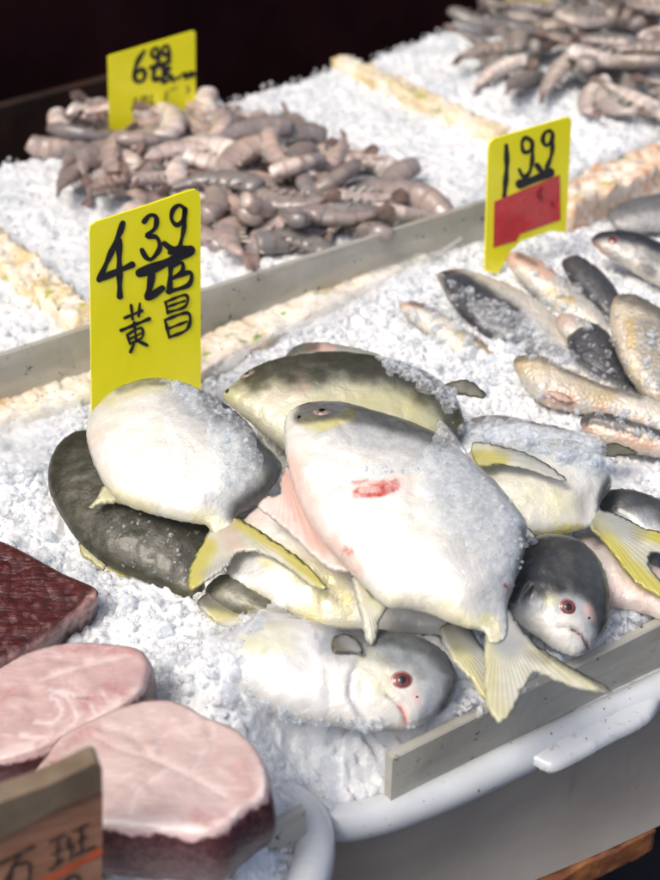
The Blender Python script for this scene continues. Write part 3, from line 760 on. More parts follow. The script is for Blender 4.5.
fin('tail_fin', r, [(591, 512), (602, 510), (622, 516), (645, 528), (675, 535), (705, 545), (680, 556), (652, 553), (650, 566), (662, 582), (684, 608), (658, 596), (637, 584), (617, 561), (602, 541), (590, 527)],
    onplane([(596, 518)], P0, n)[0], (.05, -.30, 1), (596, 518), T=.003, rays=22, marks=[('yellow', 'line', [(595, 525), (630, 570), (670, 600)], 17, .85), ('yellow', 'line', [(640, 530), (690, 545)], 13, .85), ('grey', 'line', [(598, 516), (632, 528)], 20, .6), ('dark', 'line', [(594, 527), (617, 560), (640, 586)], 3, .5), ('dark', 'line', [(652, 553), (668, 556)], 3, .9)])

# -- grey back behind it
r, P0, n = fish('p13', 'grey-backed pompano under melting ice, only its back and a dark fin tip showing', (530, 440), .030, (0, -.30, 1))
bv = body('p13', r, [(448, 440), (468, 420), (500, 416), (540, 424), (575, 432), (602, 446), (598, 462), (560, 475), (500, 470), (460, 460)], P0, n, .016, seed=7, marks=[('grey', 'all', [], .5, .7), ('dark', 'line', [(470, 421), (520, 420), (570, 432)], 10, .5)])
fin('pectoral_fin', r, [(582, 453), (597, 447), (612, 443), (625, 446), (639, 453), (625, 456), (608, 457), (590, 459)], off(P0, n, .002), (0, -.5, 1), (590, 450), 'dark_fin', T=.002)
# -- dark one at the right edge
r, P0, n = fish('p7', 'dark-backed pompano at the right edge under a yellow tail', (650, 520), .022, (.05, -.30, 1))
bv = body('p7', r, [(598, 497), (616, 489), (640, 493), (664, 503), (705, 520), (740, 545), (720, 575), (660, 556), (622, 530), (604, 514)], P0, n, .020, 'pompano', seed=8, marks=[('grey', 'all', [], .3, .9), ('dark', 'line', [(600, 495), (640, 496), (680, 512), (720, 535)], 34, .9)])
# -- pinkish one behind the dark head
r, P0, n = fish('p12', 'pinkish white pompano behind the dark head with the red eye', (630, 575), .014, (.05, -.28, 1))
bv = body('p12', r, [(560, 548), (588, 534), (608, 544), (640, 560), (700, 590), (730, 620), (690, 628), (640, 612), (612, 606), (585, 590)], P0, n, .018, seed=9, marks=[('pink', 'all', [], .5, .4), ('dark', 'line', [(562, 545), (585, 535), (598, 541)], 10, .6), ('grey', 'line', [(600, 545), (660, 575)], 20, .5)])

# -- dark head with a red eye
r, P0, n = fish('p8', 'dark-headed pompano with a red eye at the right end of the front board', (560, 598), .030, (.10, -.36, 1))
P8_ = [(496, 580), (508, 556), (523, 542), (542, 536), (565, 536), (586, 547), (602, 567), (610, 592), (610, 614), (604, 632), (592, 648), (577, 656), (560, 651), (538, 636), (518, 622), (502, 606)]
bv = body('p8', r, P8_, P0, n, .028, seed=10, spacing=.0018, marks=[('dark', 'poly', [(500, 560), (525, 540), (565, 534), (590, 550), (606, 575), (612, 605), (606, 632), (598, 634), (594, 606), (580, 592), (562, 590), (540, 592), (520, 597), (500, 610)], 18, .95),
    ('grey', 'line', [(515, 590), (545, 590), (580, 594), (597, 620), (596, 645)], 28, .85), ('yellow', 'line', [(548, 592), (552, 600)], 10, .3), ('pink', 'line', [(589, 608), (592, 616)], 8, .5), ('pink', 'line', [(576, 630), (588, 646)], 5, .5), ('dark', 'line', [(572, 628), (582, 635), (589, 648)], 2.6, 1), ('dark', 'line', [(558, 626), (572, 628)], 1.6, .6)],
    creases=[([(558, 627), (572, 628), (582, 635), (588, 648)], 1.8, 0.0022), ([(530, 586), (521, 602), (523, 620), (540, 634)], 2.4, .0016)])
eye(bv, 568, 607, 8.8, r, 'eye_white', 1.12, (1, .2)); pit(bv, 589, 618, 1.2, r)

# -- middle layer under the top one
r, P0, n = fish('p10', 'white pompano sandwiched under the top one with a grey-green tail pointing at the front board', (345, 575), .030, (0, -.32, 1))
bv = body('p10', r, [(226, 562), (233, 534), (250, 512), (278, 496), (320, 486), (400, 510), (450, 570), (466, 612), (466, 632), (452, 637), (430, 634), (395, 632), (360, 632), (328, 632), (302, 622), (276, 607), (246, 590), (230, 577)], P0, n, .024, taper=[(226, 558, 55)], seed=11, marks=[
    ('yellow', 'line', [(250, 592), (285, 612), (330, 632)], 10, .5), ('yellow', 'poly', [(280, 550), (330, 570), (350, 620), (300, 610)], 30, .4), ('grey', 'line', [(232, 560), (275, 575), (330, 600)], 22, .35), ('yellow', 'line', [(262, 560), (310, 590), (350, 600)], 8, .5), ('pink', 'line', [(240, 525), (262, 505), (282, 498)], 24, .35), ('grey', 'line', [(440, 570), (462, 620)], 26, .7), ('yellow', 'line', [(335, 600), (350, 632)], 14, .3)],  # grey line paints the sunlit flank darker, beside its yellow and pink
    creases=[([(330, 580), (322, 600), (326, 625)], 3, .0012)])
fin('tail_fin', r, [(440, 630), (452, 620), (466, 622), (478, 640), (490, 662), (493, 690), (488, 702), (478, 694), (468, 676), (458, 668), (450, 655)], off(AT(455, 632, .040), n, 0), (.05, -.35, 1), (448, 624), T=.0025, marks=[('dark', 'line', [(445, 630), (470, 640)], 20, .6), ('yellow', 'line', [(462, 650), (482, 692)], 14, .4), ('grey', 'line', [(470, 640), (490, 680)], 12, .5)])
# -- dark tail, lower left
r, P0, n = fish('p11', 'dark olive pompano tail sticking out between the dark fish and the front pompano', (245, 605), .018, (0, -.30, 1))
bv = body('p11', r, [(205, 590), (222, 575), (250, 580), (285, 600), (330, 625), (345, 645), (310, 648), (270, 630), (240, 618), (215, 606)], P0, n, .014, 'olive', seed=12, marks=[('dark', 'all', [], .4, .8), ('yellow', 'line', [(250, 612), (300, 622), (330, 636)], 9, .75)])
fin('tail_fin', r, [(212, 590), (222, 600), (236, 608), (252, 612), (262, 620), (258, 629), (240, 631), (222, 626), (206, 615), (196, 602)], off(P0, n, .002), (0, -.4, 1), (205, 585), T=.003, marks=[('yellow', 'line', [(215, 612), (255, 624)], 14, .6), ('dark', 'line', [(200, 600), (235, 608)], 12, .7)])

# -- front one
r, P0, n = fish('p9', 'front pompano with a red eye, grey head and red-lipped mouth beside the front board', (370, 680), .022, (.06, -.36, 1))
P9_ = [(458, 682), (452, 664), (440, 649), (417, 637), (385, 632), (345, 629), (300, 621), (262, 621), (235, 633), (224, 660), (236, 692), (275, 714), (310, 723), (342, 727), (370, 731), (397, 731), (418, 726), (440, 714), (452, 700)]
bv = body('p9', r, P9_, P0, n, .028, seed=13, spacing=.0018, marks=[
    ('dark', 'line', [(345, 632), (385, 634), (418, 640), (440, 652), (454, 670), (456, 690), (448, 706)], 19, .72), ('grey', 'line', [(335, 636), (380, 640), (415, 650), (436, 668), (440, 695), (436, 715)], 34, .9), ('dark', 'line', [(388, 660), (405, 664), (420, 672)], 14, .35),
    ('yellow', 'line', [(255, 640), (275, 634), (290, 640)], 22, .35), ('yellow', 'poly', [(360, 650), (385, 660), (390, 690), (365, 680)], 24, .18), ('grey', 'poly', [(235, 640), (300, 640), (320, 680), (250, 690)], 40, .15),
    ('grey', 'line', [(376, 642), (355, 665), (350, 695), (364, 722)], 4, .6), ('blood', 'line', [(399, 706), (404, 712), (405, 722)], 2.6, .9), ('pink', 'line', [(399, 704), (406, 713), (404, 726)], 6, .7), ('pink', 'line', [(415, 694), (418, 702)], 8, .35), ('dark', 'line', [(386, 694), (394, 699)], 2.2, .4), ('dark', 'line', [(365, 731), (385, 732), (410, 728)], 3, .4)],
    creases=[([(387, 695), (396, 701), (403, 710), (405, 724)], 2.0, .0022), ([(376, 642), (355, 665), (350, 695), (364, 722)], 2.6, .0016)])
eye(bv, 402, 680, 9.6, r, 'eye_white', 1.2, (1, -.05)); pit(bv, 417, 697, 1.1, r)
P_, n_ = hit(bv, 350, 648)
fin('pectoral_fin', r, [(331, 642), (338, 634), (349, 634), (359, 642), (364, 655), (354, 653), (342, 653), (333, 652)], P_+n_*.002, n_*1.0, (366, 656), 'dark_fin', T=.0024, rays=18, marks=[('grey', 'line', [(345, 640), (358, 650)], 10, .35)])

# ================================================================== SMALL FISH ON THE RIGHT
GC = 'small speckled fish in the ice'
def croaker(label, px, loc, z, nrm, T, marks, seed, eyep=None, fins=(), name='fish', crease=()):
    r, P0, n = fish(None, label, loc, z, nrm, name, 'fish', GC)
    bv = body('c%d' % seed, r, px, P0, n, T, 'croaker', seed=seed, spacing=.003, marks=marks, creases=crease)
    if eyep: eye(bv, *eyep, r, 'eye_white', 1.15)
    for k_, fpx, rt, mk, mt in fins: fin(k_, r, fpx, off(P0, n, T*.55), (0, -.45, 1), rt, mt, T=.002, marks=mk, rays=14)
croaker('dark blue-grey fish lying left of the 1.99 tag, white belly under ice', [(437, 275), (447, 270), (465, 270), (497, 280), (530, 296), (558, 320), (576, 346), (580, 368), (560, 374), (533, 363), (503, 347), (473, 327), (452, 305), (443, 289)], (505, 325), .018, (0, -.35, 1), .018,
        [('dark', 'poly', [(440, 273), (462, 272), (500, 296), (524, 318), (532, 345), (500, 344), (470, 325), (450, 302)], 14, .97), ('grey', 'line', [(500, 295), (550, 345)], 18, .4), ('pink', 'line', [(440, 274), (455, 272)], 6, .6)], 20)
croaker('pink-headed white fish just below the 1.99 tag', [(506, 258), (513, 253), (528, 256), (548, 267), (575, 289), (600, 310), (613, 332), (602, 338), (575, 327), (550, 307), (527, 287), (511, 271)], (555, 295), .022, (0, -.35, 1), .016,
        [('pink', 'line', [(508, 258), (530, 262), (545, 272)], 12, .8), ('dark', 'line', [(520, 256), (535, 264)], 6, .6), ('yellow', 'line', [(550, 290), (570, 300)], 7, .7), ('grey', 'line', [(530, 262), (570, 288), (605, 316)], 12, .4)], 21,
        fins=[('pectoral_fin', [(549, 287), (560, 292), (568, 302), (558, 300)], (545, 284), [('yellow', 'all', [], .2, .6)], 'fin')])
croaker('dark fish beside the pink-headed white one, back sprinkled with ice', [(562, 262), (575, 255), (592, 265), (612, 285), (625, 306), (622, 322), (605, 320), (588, 302), (570, 281)], (595, 290), .022, (0, -.35, 1), .016,
        [('dark', 'all', [], .3, .95), ('grey', 'line', [(580, 292), (612, 320)], 8, .5)], 22)
croaker('silver fish with a dark back and red eye below the orange foam', [(591, 240), (599, 233), (615, 231), (640, 235), (665, 246), (705, 262), (705, 296), (665, 288), (640, 275), (615, 261), (598, 249)], (645, 258), .030, (.05, -.40, 1), .020,
        [('dark', 'line', [(597, 234), (620, 232), (645, 238), (672, 250), (700, 264)], 14, .98), ('grey', 'line', [(605, 240), (650, 254), (700, 282)], 28, .6), ('pink', 'line', [(592, 239), (597, 250), (603, 253)], 8, .75), ('dark', 'line', [(643, 262), (652, 272)], 7, .7), ('dark', 'poly', [(640, 240), (670, 252), (680, 266), (650, 258)], 12, .45)], 23, (613, 240, 5), crease=[([(632, 239), (640, 250), (634, 262)], 2, .0015), ([(592, 246), (603, 250)], 1.5, .0012)])
croaker('tan fish at the right edge with its head up and a yellow pectoral fin', [(612, 302), (622, 294), (641, 298), (662, 312), (690, 332), (700, 380), (680, 410), (654, 404), (633, 384), (617, 354), (610, 326)], (655, 350), .030, (.1, -.40, 1), .024,
        [('yellow', 'all', [], .4, .35), ('dark', 'line', [(622, 296), (645, 302), (670, 320)], 13, .7), ('grey', 'line', [(640, 330), (675, 390)], 30, .6), ('yellow', 'line', [(629, 322), (631, 345)], 9, .9), ('dark', 'line', [(614, 345), (634, 384), (655, 404)], 5, .5), ('dark', 'poly', [(640, 320), (670, 330), (680, 390), (650, 380)], 24, .3)], 24)
croaker('tan fish with an orange fin pointing left above the clear ice', [(513, 362), (522, 355), (545, 358), (575, 375), (610, 388), (652, 400), (700, 420), (700, 446), (650, 434), (610, 420), (575, 412), (550, 407), (530, 393), (518, 376)], (590, 395), .020, (0, -.38, 1), .018,
        [('yellow', 'line', [(516, 362), (560, 372), (605, 392)], 18, .5), ('dark', 'line', [(515, 358), (540, 357), (575, 373), (640, 396)], 7, .6), ('pink', 'line', [(552, 398), (566, 400)], 14, .9), ('pink', 'line', [(600, 412), (650, 428)], 9, .6), ('grey', 'line', [(530, 380), (600, 402)], 14, .3)], 25, crease=[([(545, 362), (552, 378), (546, 396)], 2, .0016), ([(515, 368), (530, 376)], 1.6, .0014)],
        fins=[('pectoral_fin', [(546, 390), (556, 391), (566, 395), (574, 402), (564, 402), (553, 398)], (544, 388), [('pink', 'all', [], .2, .7)], 'fin')])
croaker('brown-mouthed pale fish at the right edge under the tan one', [(580, 421), (594, 412), (616, 416), (640, 424), (672, 435), (705, 448), (690, 462), (650, 456), (614, 447), (590, 438)], (640, 436), .016, (0, -.38, 1), .015,
        [('dark', 'line', [(582, 421), (596, 414), (614, 418), (640, 427), (680, 440)], 8, .9), ('pink', 'line', [(585, 430), (620, 436), (650, 446)], 12, .6), ('dark', 'line', [(585, 424), (602, 424), (640, 436)], 4, .8)], 26)
croaker('pale fish buried in ice left of the dark blue-grey fish', [(399, 306), (411, 301), (432, 307), (456, 324), (486, 344), (512, 368), (533, 394), (538, 414), (515, 410), (485, 387), (455, 362), (430, 337), (408, 319)], (465, 345), .008, (0, -.35, 1), .016,
        [('pink', 'line', [(402, 305), (420, 303), (440, 312)], 8, .65), ('dark', 'line', [(410, 303), (432, 309)], 4, .6), ('yellow', 'line', [(458, 330), (500, 362)], 7, .7), ('dark', 'line', [(462, 328), (490, 348)], 4, .5)], 27)
croaker('dark fish half buried between the tan fish and the white one', [(568, 335), (588, 322), (610, 335), (624, 362), (638, 398), (612, 392), (586, 375), (571, 356)], (600, 360), .016, (0, -.35, 1), .016,
        [('dark', 'all', [], .3, .96), ('grey', 'line', [(575, 345), (610, 385)], 10, .5)], 28)
croaker('grey fish at the right edge against the orange foam', [(606, 216), (620, 203), (650, 196), (700, 190), (700, 228), (650, 232), (622, 231)], (650, 212), .018, (0, -.35, 1), .016,
        [('dark', 'line', [(610, 212), (650, 200), (695, 195)], 16, .6), ('grey', 'all', [], .4, .8)], 29)
croaker('small pale fish wedged between the two short dark fish', [(556, 318), (575, 316), (598, 330), (616, 350), (606, 360), (580, 348), (562, 333)], (585, 338), .022, (0, -.35, 1), .014,
        [('grey', 'line', [(560, 318), (600, 332)], 9, .5), ('pink', 'line', [(558, 320), (570, 322)], 8, .5)], 30)
croaker('slim grey fish half under the tan fish with the orange fin', [(524, 350), (540, 343), (560, 348), (592, 366), (625, 384), (655, 398), (620, 398), (580, 386), (545, 366)], (585, 372), .014, (0, -.35, 1), .014,
        [('dark', 'line', [(526, 348), (560, 350), (595, 368), (640, 392)], 12, .8), ('grey', 'all', [], .3, .5)], 31)
# ================================================================== STEAKS AND SLAB
def flesh_mat(name, a, b, line, blood):
    m, nt, p = material(name); n = N(nt)
    s = n.new('ShaderNodeSeparateColor'); n.l(n.attr('pig', 'Color'), s.inputs[0])
    s2 = n.new('ShaderNodeSeparateColor'); n.l(n.attr('pig2', 'Color'), s2.inputs[0])
    big = n.noise(34, 5, .6, dist=.8); fine = n.noise(200, 4, .6); st = n.noise(60, 4, .6, vec=n.co(scale=(1, 3.2, 1)), dist=1.2)
    c = n.mix(n.ramp(big, .35, .7), a, b)
    c = n.mix(n.ramp(st, .56, .68, 0, .28), c, line)
    c = n.mix(s.outputs[1], c, line)
    c = n.mix(n.math('MULTIPLY', s.outputs[2], n.ramp(fine, .3, .65)), c, blood)
    c = n.mix(n.math('MULTIPLY', s.outputs[0], n.ramp(fine, .35, .6)), c, (.09, .03, .035))
    c = n.mix(s2.outputs[1], c, (.62, .54, .52))
    n.l(c, p.inputs['Base Color'])
    n.l(n.bump(n.math('ADD', n.math('MULTIPLY', st, .8), n.math('MULTIPLY', fine, .5)), .45, .0016), p.inputs['Normal'])
    setp(p, Roughness=.34, Coat_Weight=.5, Coat_Roughness=.12, Subsurface_Weight=.25, Subsurface_Scale=.006)
    p.inputs['Subsurface Radius'].default_value = (1, .45, .35); return m
M['flesh'] = flesh_mat('pale_fish_flesh', (.50, .375, .36), (.61, .49, .465), (.78, .70, .67), (.42, .16, .16))
M['flesh_red'] = flesh_mat('pinker_fish_flesh', (.46, .315, .31), (.58, .43, .415), (.77, .68, .66), (.36, .11, .12))
m, nt, p = material('dark_fish_skin'); n = N(nt)
lv = n.attr('level'); nz = n.noise(70, 4, .6); e = n.math('ADD', lv, n.math('MULTIPLY', n.math('SUBTRACT', nz, .5), .3))
c = n.mix(n.ramp(e, .04, .09), (.70, .50, .49), n.mix(n.ramp(n.noise(260, 4), .35, .7), (.040, .012, .016), (.13, .045, .052)))
n.l(c, p.inputs['Base Color']); n.l(n.bump(n.noise(330, 4), .6, .0016), p.inputs['Normal']); setp(p, Roughness=.4, Coat_Weight=.3, Coat_Roughness=.2)
M['steak_skin'] = m
def arcs(c, radii, a0, a1, sq=.6, st=.55, w=2.0, seed=0):
    g_ = np.random.default_rng(seed); out = []
    for R_ in radii:
        for q in range(2):
            b0 = a0+(a1-a0)*(q*.5+g_.uniform(0, .12)); b1 = b0+(a1-a0)*g_.uniform(.25, .45)
            out.append(('yellow', 'line', [(c[0]+R_*math.cos(t)*(1+.06*math.sin(3*t+R_)), c[1]+R_*sq*math.sin(t)) for t in np.linspace(b0, b1, 6)], w*g_.uniform(.7, 1.2), st*.4*g_.uniform(.5, 1)))
    return out
def steak(name, label, cat, px, z, nrm, thick, fmat, skin, marks, seed, group=None, creases=()):
    c = np.mean(px, 0); P0 = AT(*c, z); n = unit(nrm); r = thing(name, label, cat, P0-n*thick, group)
    o, bv = blob('flesh', px, P0, n, .0016, thick*.9, M[fmat], r, .0022, marks=marks, creases=creases, seed=seed, sharp_top=True, lump=.0020, rough_amp=.0008)
    ALLBV.append(bv)
    if skin:
        W = onplane(catmull(px, 10), P0, n); W = resample(W, .0035); k = len(W); cen = W.mean(0); V = []; F = []; lev = []
        jag = .0012*vnoise(W, 150, seed)+.0018*vnoise(W, 60, seed+1)
        for t, o_ in ((-.02, -.0012), (.08, .0012), (.2, .0026), (.35, .0034), (.5, .0036), (.7, .003), (.9, .001), (1.0, -.004)):
            d = np.array([unit(q) for q in (W-cen)]); V.append(W+d*(o_+jag*(.3+t))[:, None] - n*(t*thick)+np.outer(.4*jag, n)); lev += [t]*k
        V = np.vstack(V)
        for q in range(7):
            for i in range(k): F.append((q*k+i, (q+1)*k+i, (q+1)*k+(i+1) % k, q*k+(i+1) % k))
        so_ = obj('skin', V, F, M['steak_skin'], r); attr(so_, 'level', np.array(lev))
        bm = bmesh.new(); bm.from_mesh(so_.data); bmesh.ops.recalc_face_normals(bm, faces=bm.faces); bm.to_mesh(so_.data); bm.free()
    return r
GS = 'fish steaks on the ice'
S1 = [(-30, 690), (0, 668), (30, 652), (70, 643), (108, 644), (138, 649), (148, 662), (144, 686), (130, 702), (108, 716), (84, 728), (58, 742), (30, 754), (0, 762), (-40, 765)]
S2 = [(24, 786), (40, 765), (60, 738), (92, 720), (125, 706), (158, 700), (185, 705), (205, 717), (235, 729), (258, 752), (267, 778), (265, 796), (250, 806), (238, 816), (226, 828), (205, 835), (180, 833), (140, 829), (100, 826), (60, 826), (32, 815)]
steak('fish_steak', 'smaller oval fish steak with concentric muscle rings at the left edge', 'fish steak', S1, .048, (0, -.10, 1), .038, 'flesh_red', True,
    [('yellow', 'line', [(20, 735), (50, 738), (75, 722), (70, 700), (50, 690)], 3.5, .7), ('yellow', 'line', [(35, 722), (55, 722), (62, 706), (50, 696)], 3, .7), ('yellow', 'line', [(60, 690), (85, 700), (95, 715)], 3, .7), ('yellow', 'line', [(40, 680), (75, 668), (130, 655)], 3, .4), ('yellow', 'line', [(100, 690), (112, 705)], 3, .6),
     ('yellow', 'line', [(0, 756), (50, 742), (100, 718), (140, 690)], 10, .55), ('pink', 'line', [(85, 705), (110, 690), (125, 695)], 13, .5), ('pink', 'line', [(0, 700), (15, 690), (25, 692)], 8, .5), ('pink', 'line', [(60, 648), (135, 652)], 6, .5), ('dark', 'line', [(78, 697), (86, 699)], 3, .8), ('pink', 'line', [(40, 745), (90, 725)], 8, .5)]+arcs((42, 708), (14, 22, 31, 40, 50, 61), -1.2, 1.5, .62, .6, 2.2, 1)+arcs((100, 680), (16, 26, 36), 2.0, 4.2, .5, .5, 2, 2), 31, GS,
    creases=[([(20, 735), (50, 738), (75, 722), (70, 700), (50, 690)], 2.4, .0004), ([(40, 680), (75, 668), (130, 655)], 2.4, .0005)])
steak('fish_steak', 'big round pale pink fish steak with dark skin behind the wooden sign', 'fish steak', S2, .054, (0, -.06, 1), .046, 'flesh', True,
    [('yellow', 'line', [(95, 735), (120, 748), (150, 757), (190, 775), (228, 797)], 2.6, .45), ('yellow', 'line', [(150, 757), (165, 735), (200, 723)], 2.2, .3), ('yellow', 'line', [(190, 775), (205, 750), (215, 730)], 2.2, .3), ('yellow', 'line', [(170, 768), (140, 790), (130, 815)], 3, .4),
     ('yellow', 'line', [(60, 822), (140, 826), (205, 830), (240, 812)], 9, .75), ('yellow', 'line', [(265, 770), (262, 795), (240, 815)], 7, .6), ('pink', 'line', [(195, 815), (212, 822), (228, 820)], 10, .6), ('pink', 'line', [(36, 785), (60, 750), (95, 728)], 8, .6), ('pink', 'line', [(240, 770), (245, 790)], 14, .35), ('dark', 'line', [(34, 788), (52, 760)], 4, .5), ('pink', 'line', [(92, 735), (110, 745)], 8, .4)]+arcs((210, 790), (22, 34, 46, 58, 70), 2.6, 4.6, .6, .5, 2.2, 3)+arcs((110, 800), (20, 34, 48, 62), -1.6, .4, .55, .45, 2.2, 4)+arcs((160, 745), (18, 30, 44), 3.6, 6.0, .6, .45, 2, 5), 32, GS,
    creases=[([(95, 735), (120, 748), (150, 757), (190, 775), (228, 797)], 2.4, .0007), ([(205, 720), (212, 745), (195, 772)], 3.5, .0009), ([(100, 728), (130, 735), (150, 757)], 3, .0009)])
m, nt, p = material('dark_red_meat'); n = N(nt)
vv = n.co(); mp_ = n.new('ShaderNodeMapping'); mp_.inputs['Rotation'].default_value = (0, 0, math.radians(20)); mp_.inputs['Scale'].default_value = (26, 190, 60); n.l(vv, mp_.inputs[0])
gr = n.noise(1.0, 5, .65, vec=mp_.outputs[0], dist=1.0); fi = n.noise(160, 4)
sc_ = n.voro(150, vec=n.co(scale=(1, .6, 1))); c = n.mix(n.ramp(gr, .3, .75), (.050, .010, .011), (.115, .027, .027)); c = n.mix(n.ramp(sc_.outputs['Distance'], .25, .75, 0, .6), c, (.035, .008, .010)); c = n.mix(n.ramp(fi, .60, .74, 0, .6), c, (.30, .13, .12))
s = n.new('ShaderNodeSeparateColor'); n.l(n.attr('pig', 'Color'), s.inputs[0]); c = n.mix(n.math('MULTIPLY', s.outputs[1], n.ramp(fi, .25, .6)), c, (.50, .30, .28))
n.l(c, p.inputs['Base Color']); n.l(n.bump(n.math('ADD', n.math('MULTIPLY', gr, .6), n.math('ADD', n.math('MULTIPLY', fi, .35), n.math('MULTIPLY', sc_.outputs['Distance'], -.7))), .8, .003), p.inputs['Normal']); setp(p, Roughness=.3, Coat_Weight=.6, Coat_Roughness=.1)
M['meat'] = m
SL = [(-60, 560), (-40, 532), (0, 541), (30, 555), (62, 573), (97, 590), (90, 606), (68, 620), (42, 640), (15, 655), (-10, 666), (-60, 690)]
steak('fish_slab', 'dark red slab of fish meat with ridged grain at the left edge', 'fish meat', SL, .024, (.05, -.08, 1), .026, 'meat', False,
    [('yellow', 'line', [(97, 593), (70, 622), (40, 645), (0, 665)], 7, .9)], 33)

# ================================================================== TAGS
def tagplane(basepx, z, yaw, lean):
    P = AT(*basepx, z); a = math.radians(yaw); d = np.array([math.cos(a), math.sin(a), 0]); nrm = np.array([d[1], -d[0], 0])  # faces the camera side
    return P, unit(nrm+np.array([0, 0, math.tan(math.radians(lean))]))
T1 = lambda L: [(80+x/3.664, 170+y/3.664) for x, y in L]
T2 = lambda L: [(470+x/4.892, 100+y/4.889) for x, y in L]
T3_ = lambda L: [(90+x/5.5, 20+y/5.5) for x, y in L]
W_ = lambda L: [(x/5.5, 750+y/5.5) for x, y in L]
# 4.39
P, n = tagplane((147, 428), .0, 24, 4)
r = thing('price_tag', 'big yellow price tag reading 4.39 LB with Chinese characters, standing behind the pompano', 'price tag', P, 'yellow price tags')
plate('card', [(92, 430), (89.5, 232), (91, 226), (96, 222), (150, 204.5), (188, 191), (195, 189.5), (199, 192), (200.5, 198), (201, 412)], P, n, .0022, M['yellow'], r)
strokes('lettering', [(T1(a), b*1.22/3.664) for a, b in [
    ([(156, 194), (140, 240), (105, 320), (70, 400)], 17), ([(70, 400), (120, 378), (190, 346)], 19), ([(142, 258), (143, 340), (145, 462)], 18),
    ([(234, 188), (255, 165), (278, 172), (274, 212), (244, 240), (280, 246), (291, 285), (262, 325), (240, 318), (226, 292)], 14),
    ([(382, 140), (362, 128), (340, 145), (334, 178), (352, 200), (374, 185), (384, 140), (380, 210), (364, 282)], 13),
    ([(308, 268), (340, 292), (362, 288)], 20), ([(218, 376), (300, 345), (402, 294)], 28), ([(330, 300), (360, 290), (395, 292)], 22), ([(262, 384), (254, 430), (246, 468), (300, 432)], 20),
    ([(332, 348), (326, 445)], 16), ([(332, 352), (372, 338), (372, 372), (336, 396)], 13), ([(336, 396), (402, 374), (396, 420), (322, 444)], 14),
    ([(162, 541), (226, 514)], 9), ([(186, 494), (192, 545)], 9), ([(218, 488), (214, 535)], 9), ([(150, 586), (252, 544)], 11), ([(172, 602), (182, 637)], 8), ([(172, 602), (222, 577), (226, 612), (184, 634)], 8), ([(197, 556), (205, 626)], 8), ([(176, 620), (222, 597)], 7), ([(196, 636), (184, 664)], 10), ([(214, 626), (244, 640)], 10),
    ([(312, 482), (320, 522)], 9), ([(312, 482), (386, 456), (384, 498), (320, 520)], 9), ([(318, 500), (382, 478)], 8), ([(310, 548), (326, 612)], 10), ([(310, 548), (394, 522), (392, 580), (328, 610)], 10), ([(320, 580), (390, 553)], 9)]], P, n, M['ink'], r)
# 1.99
P, n = tagplane((532, 266), .012, 26, 2)
r = thing('price_tag', 'yellow price tag reading 1.99 with a red label stuck on its lower half', 'price tag', P, 'yellow price tags')
plate('card', T2([(72, 834), (92, 240), (98, 212), (115, 192), (160, 178), (480, 84), (492, 92), (496, 110), (470, 650), (400, 640), (250, 690), (200, 740), (150, 830), (128, 850)]), P, n, .0022, M['yellow'], r)
plate('red_label', T2([(120, 498), (440, 366), (443, 586), (246, 656), (226, 690), (115, 722)]), P+(-n if n@(CAM-P) < 0 else n)*.0007, n, .0005, M['red'], r)
strokes('lettering', [(T2(a), b*1.2/4.89) for a, b in [([(176, 222), (178, 330), (166, 470)], 20), ([(292, 192), (268, 184), (252, 212), (262, 252), (290, 248), (304, 212), (292, 192)], 15), ([(303, 215), (302, 300), (286, 358), (258, 372), (240, 340)], 16),
    ([(388, 148), (364, 160), (354, 196), (372, 222), (396, 200), (402, 164), (388, 148)], 16), ([(402, 175), (398, 260), (372, 332)], 16), ([(244, 410), (310, 388), (388, 354)], 36), ([(326, 318), (348, 350)], 20), ([(262, 385), (275, 372)], 18)]], P, n, M['ink'], r)
strokes('show_through', [(T2(a), b/4.89) for a, b in [([(350, 432), (338, 452), (344, 480)], 22), ([(400, 500), (408, 520)], 14)]], P+(-n if n@(CAM-P) < 0 else n)*.0008, n, simple('show_through_ink', (.32, .012, .02), .4, .1), r)  # darker red ink strokes on the label
# 6.99
P, n = tagplane((152, 138), .02, 28, 2)
r = thing('price_tag', 'yellow price tag reading 6.99 standing behind the nearer shrimp heap', 'price tag', P, 'yellow price tags')
plate('card', T3_([(110, 640), (100, 206), (110, 196), (570, 60), (580, 68), (582, 640)]), P, n, .0022, M['yellow'], r)
strokes('lettering', [(T3_(a), b*1.2/5.5) for a, b in [([(296, 172), (262, 225), (243, 290), (252, 332), (285, 335), (302, 300), (286, 270), (252, 292)], 20), ([(368, 155), (345, 162), (338, 190), (356, 206), (376, 182), (368, 155)], 17), ([(376, 178), (372, 230), (345, 262)], 18), ([(424, 142), (402, 150), (396, 178), (414, 192), (434, 168), (424, 142)], 17), ([(434, 165), (432, 225)], 18),
    ([(332, 262), (380, 248), (436, 228)], 22), ([(352, 265), (348, 326), (376, 322)], 22), ([(402, 258), (402, 340)], 20), ([(402, 265), (440, 262), (415, 295), (446, 310), (410, 342)], 17), ([(452, 310), (455, 334)], 14), ([(470, 322), (492, 314)], 12), ([(505, 300), (528, 292), (520, 318), (534, 312)], 15), ([(548, 292), (570, 288), (566, 308), (546, 308), (548, 292)], 14)]], P, n, M['ink'], r)
strokes('rubbed_lettering', [(T3_(a), b/5.5) for a, b in [([(250, 430), (232, 490)], 12), ([(290, 420), (278, 470)], 11), ([(310, 415), (302, 465)], 11), ([(340, 410), (332, 460), (350, 455)], 11), ([(420, 395), (412, 450)], 10), ([(440, 385), (475, 372)], 9), ([(530, 365), (545, 380), (530, 400)], 10)]], P, n, M['faint_ink'], r)
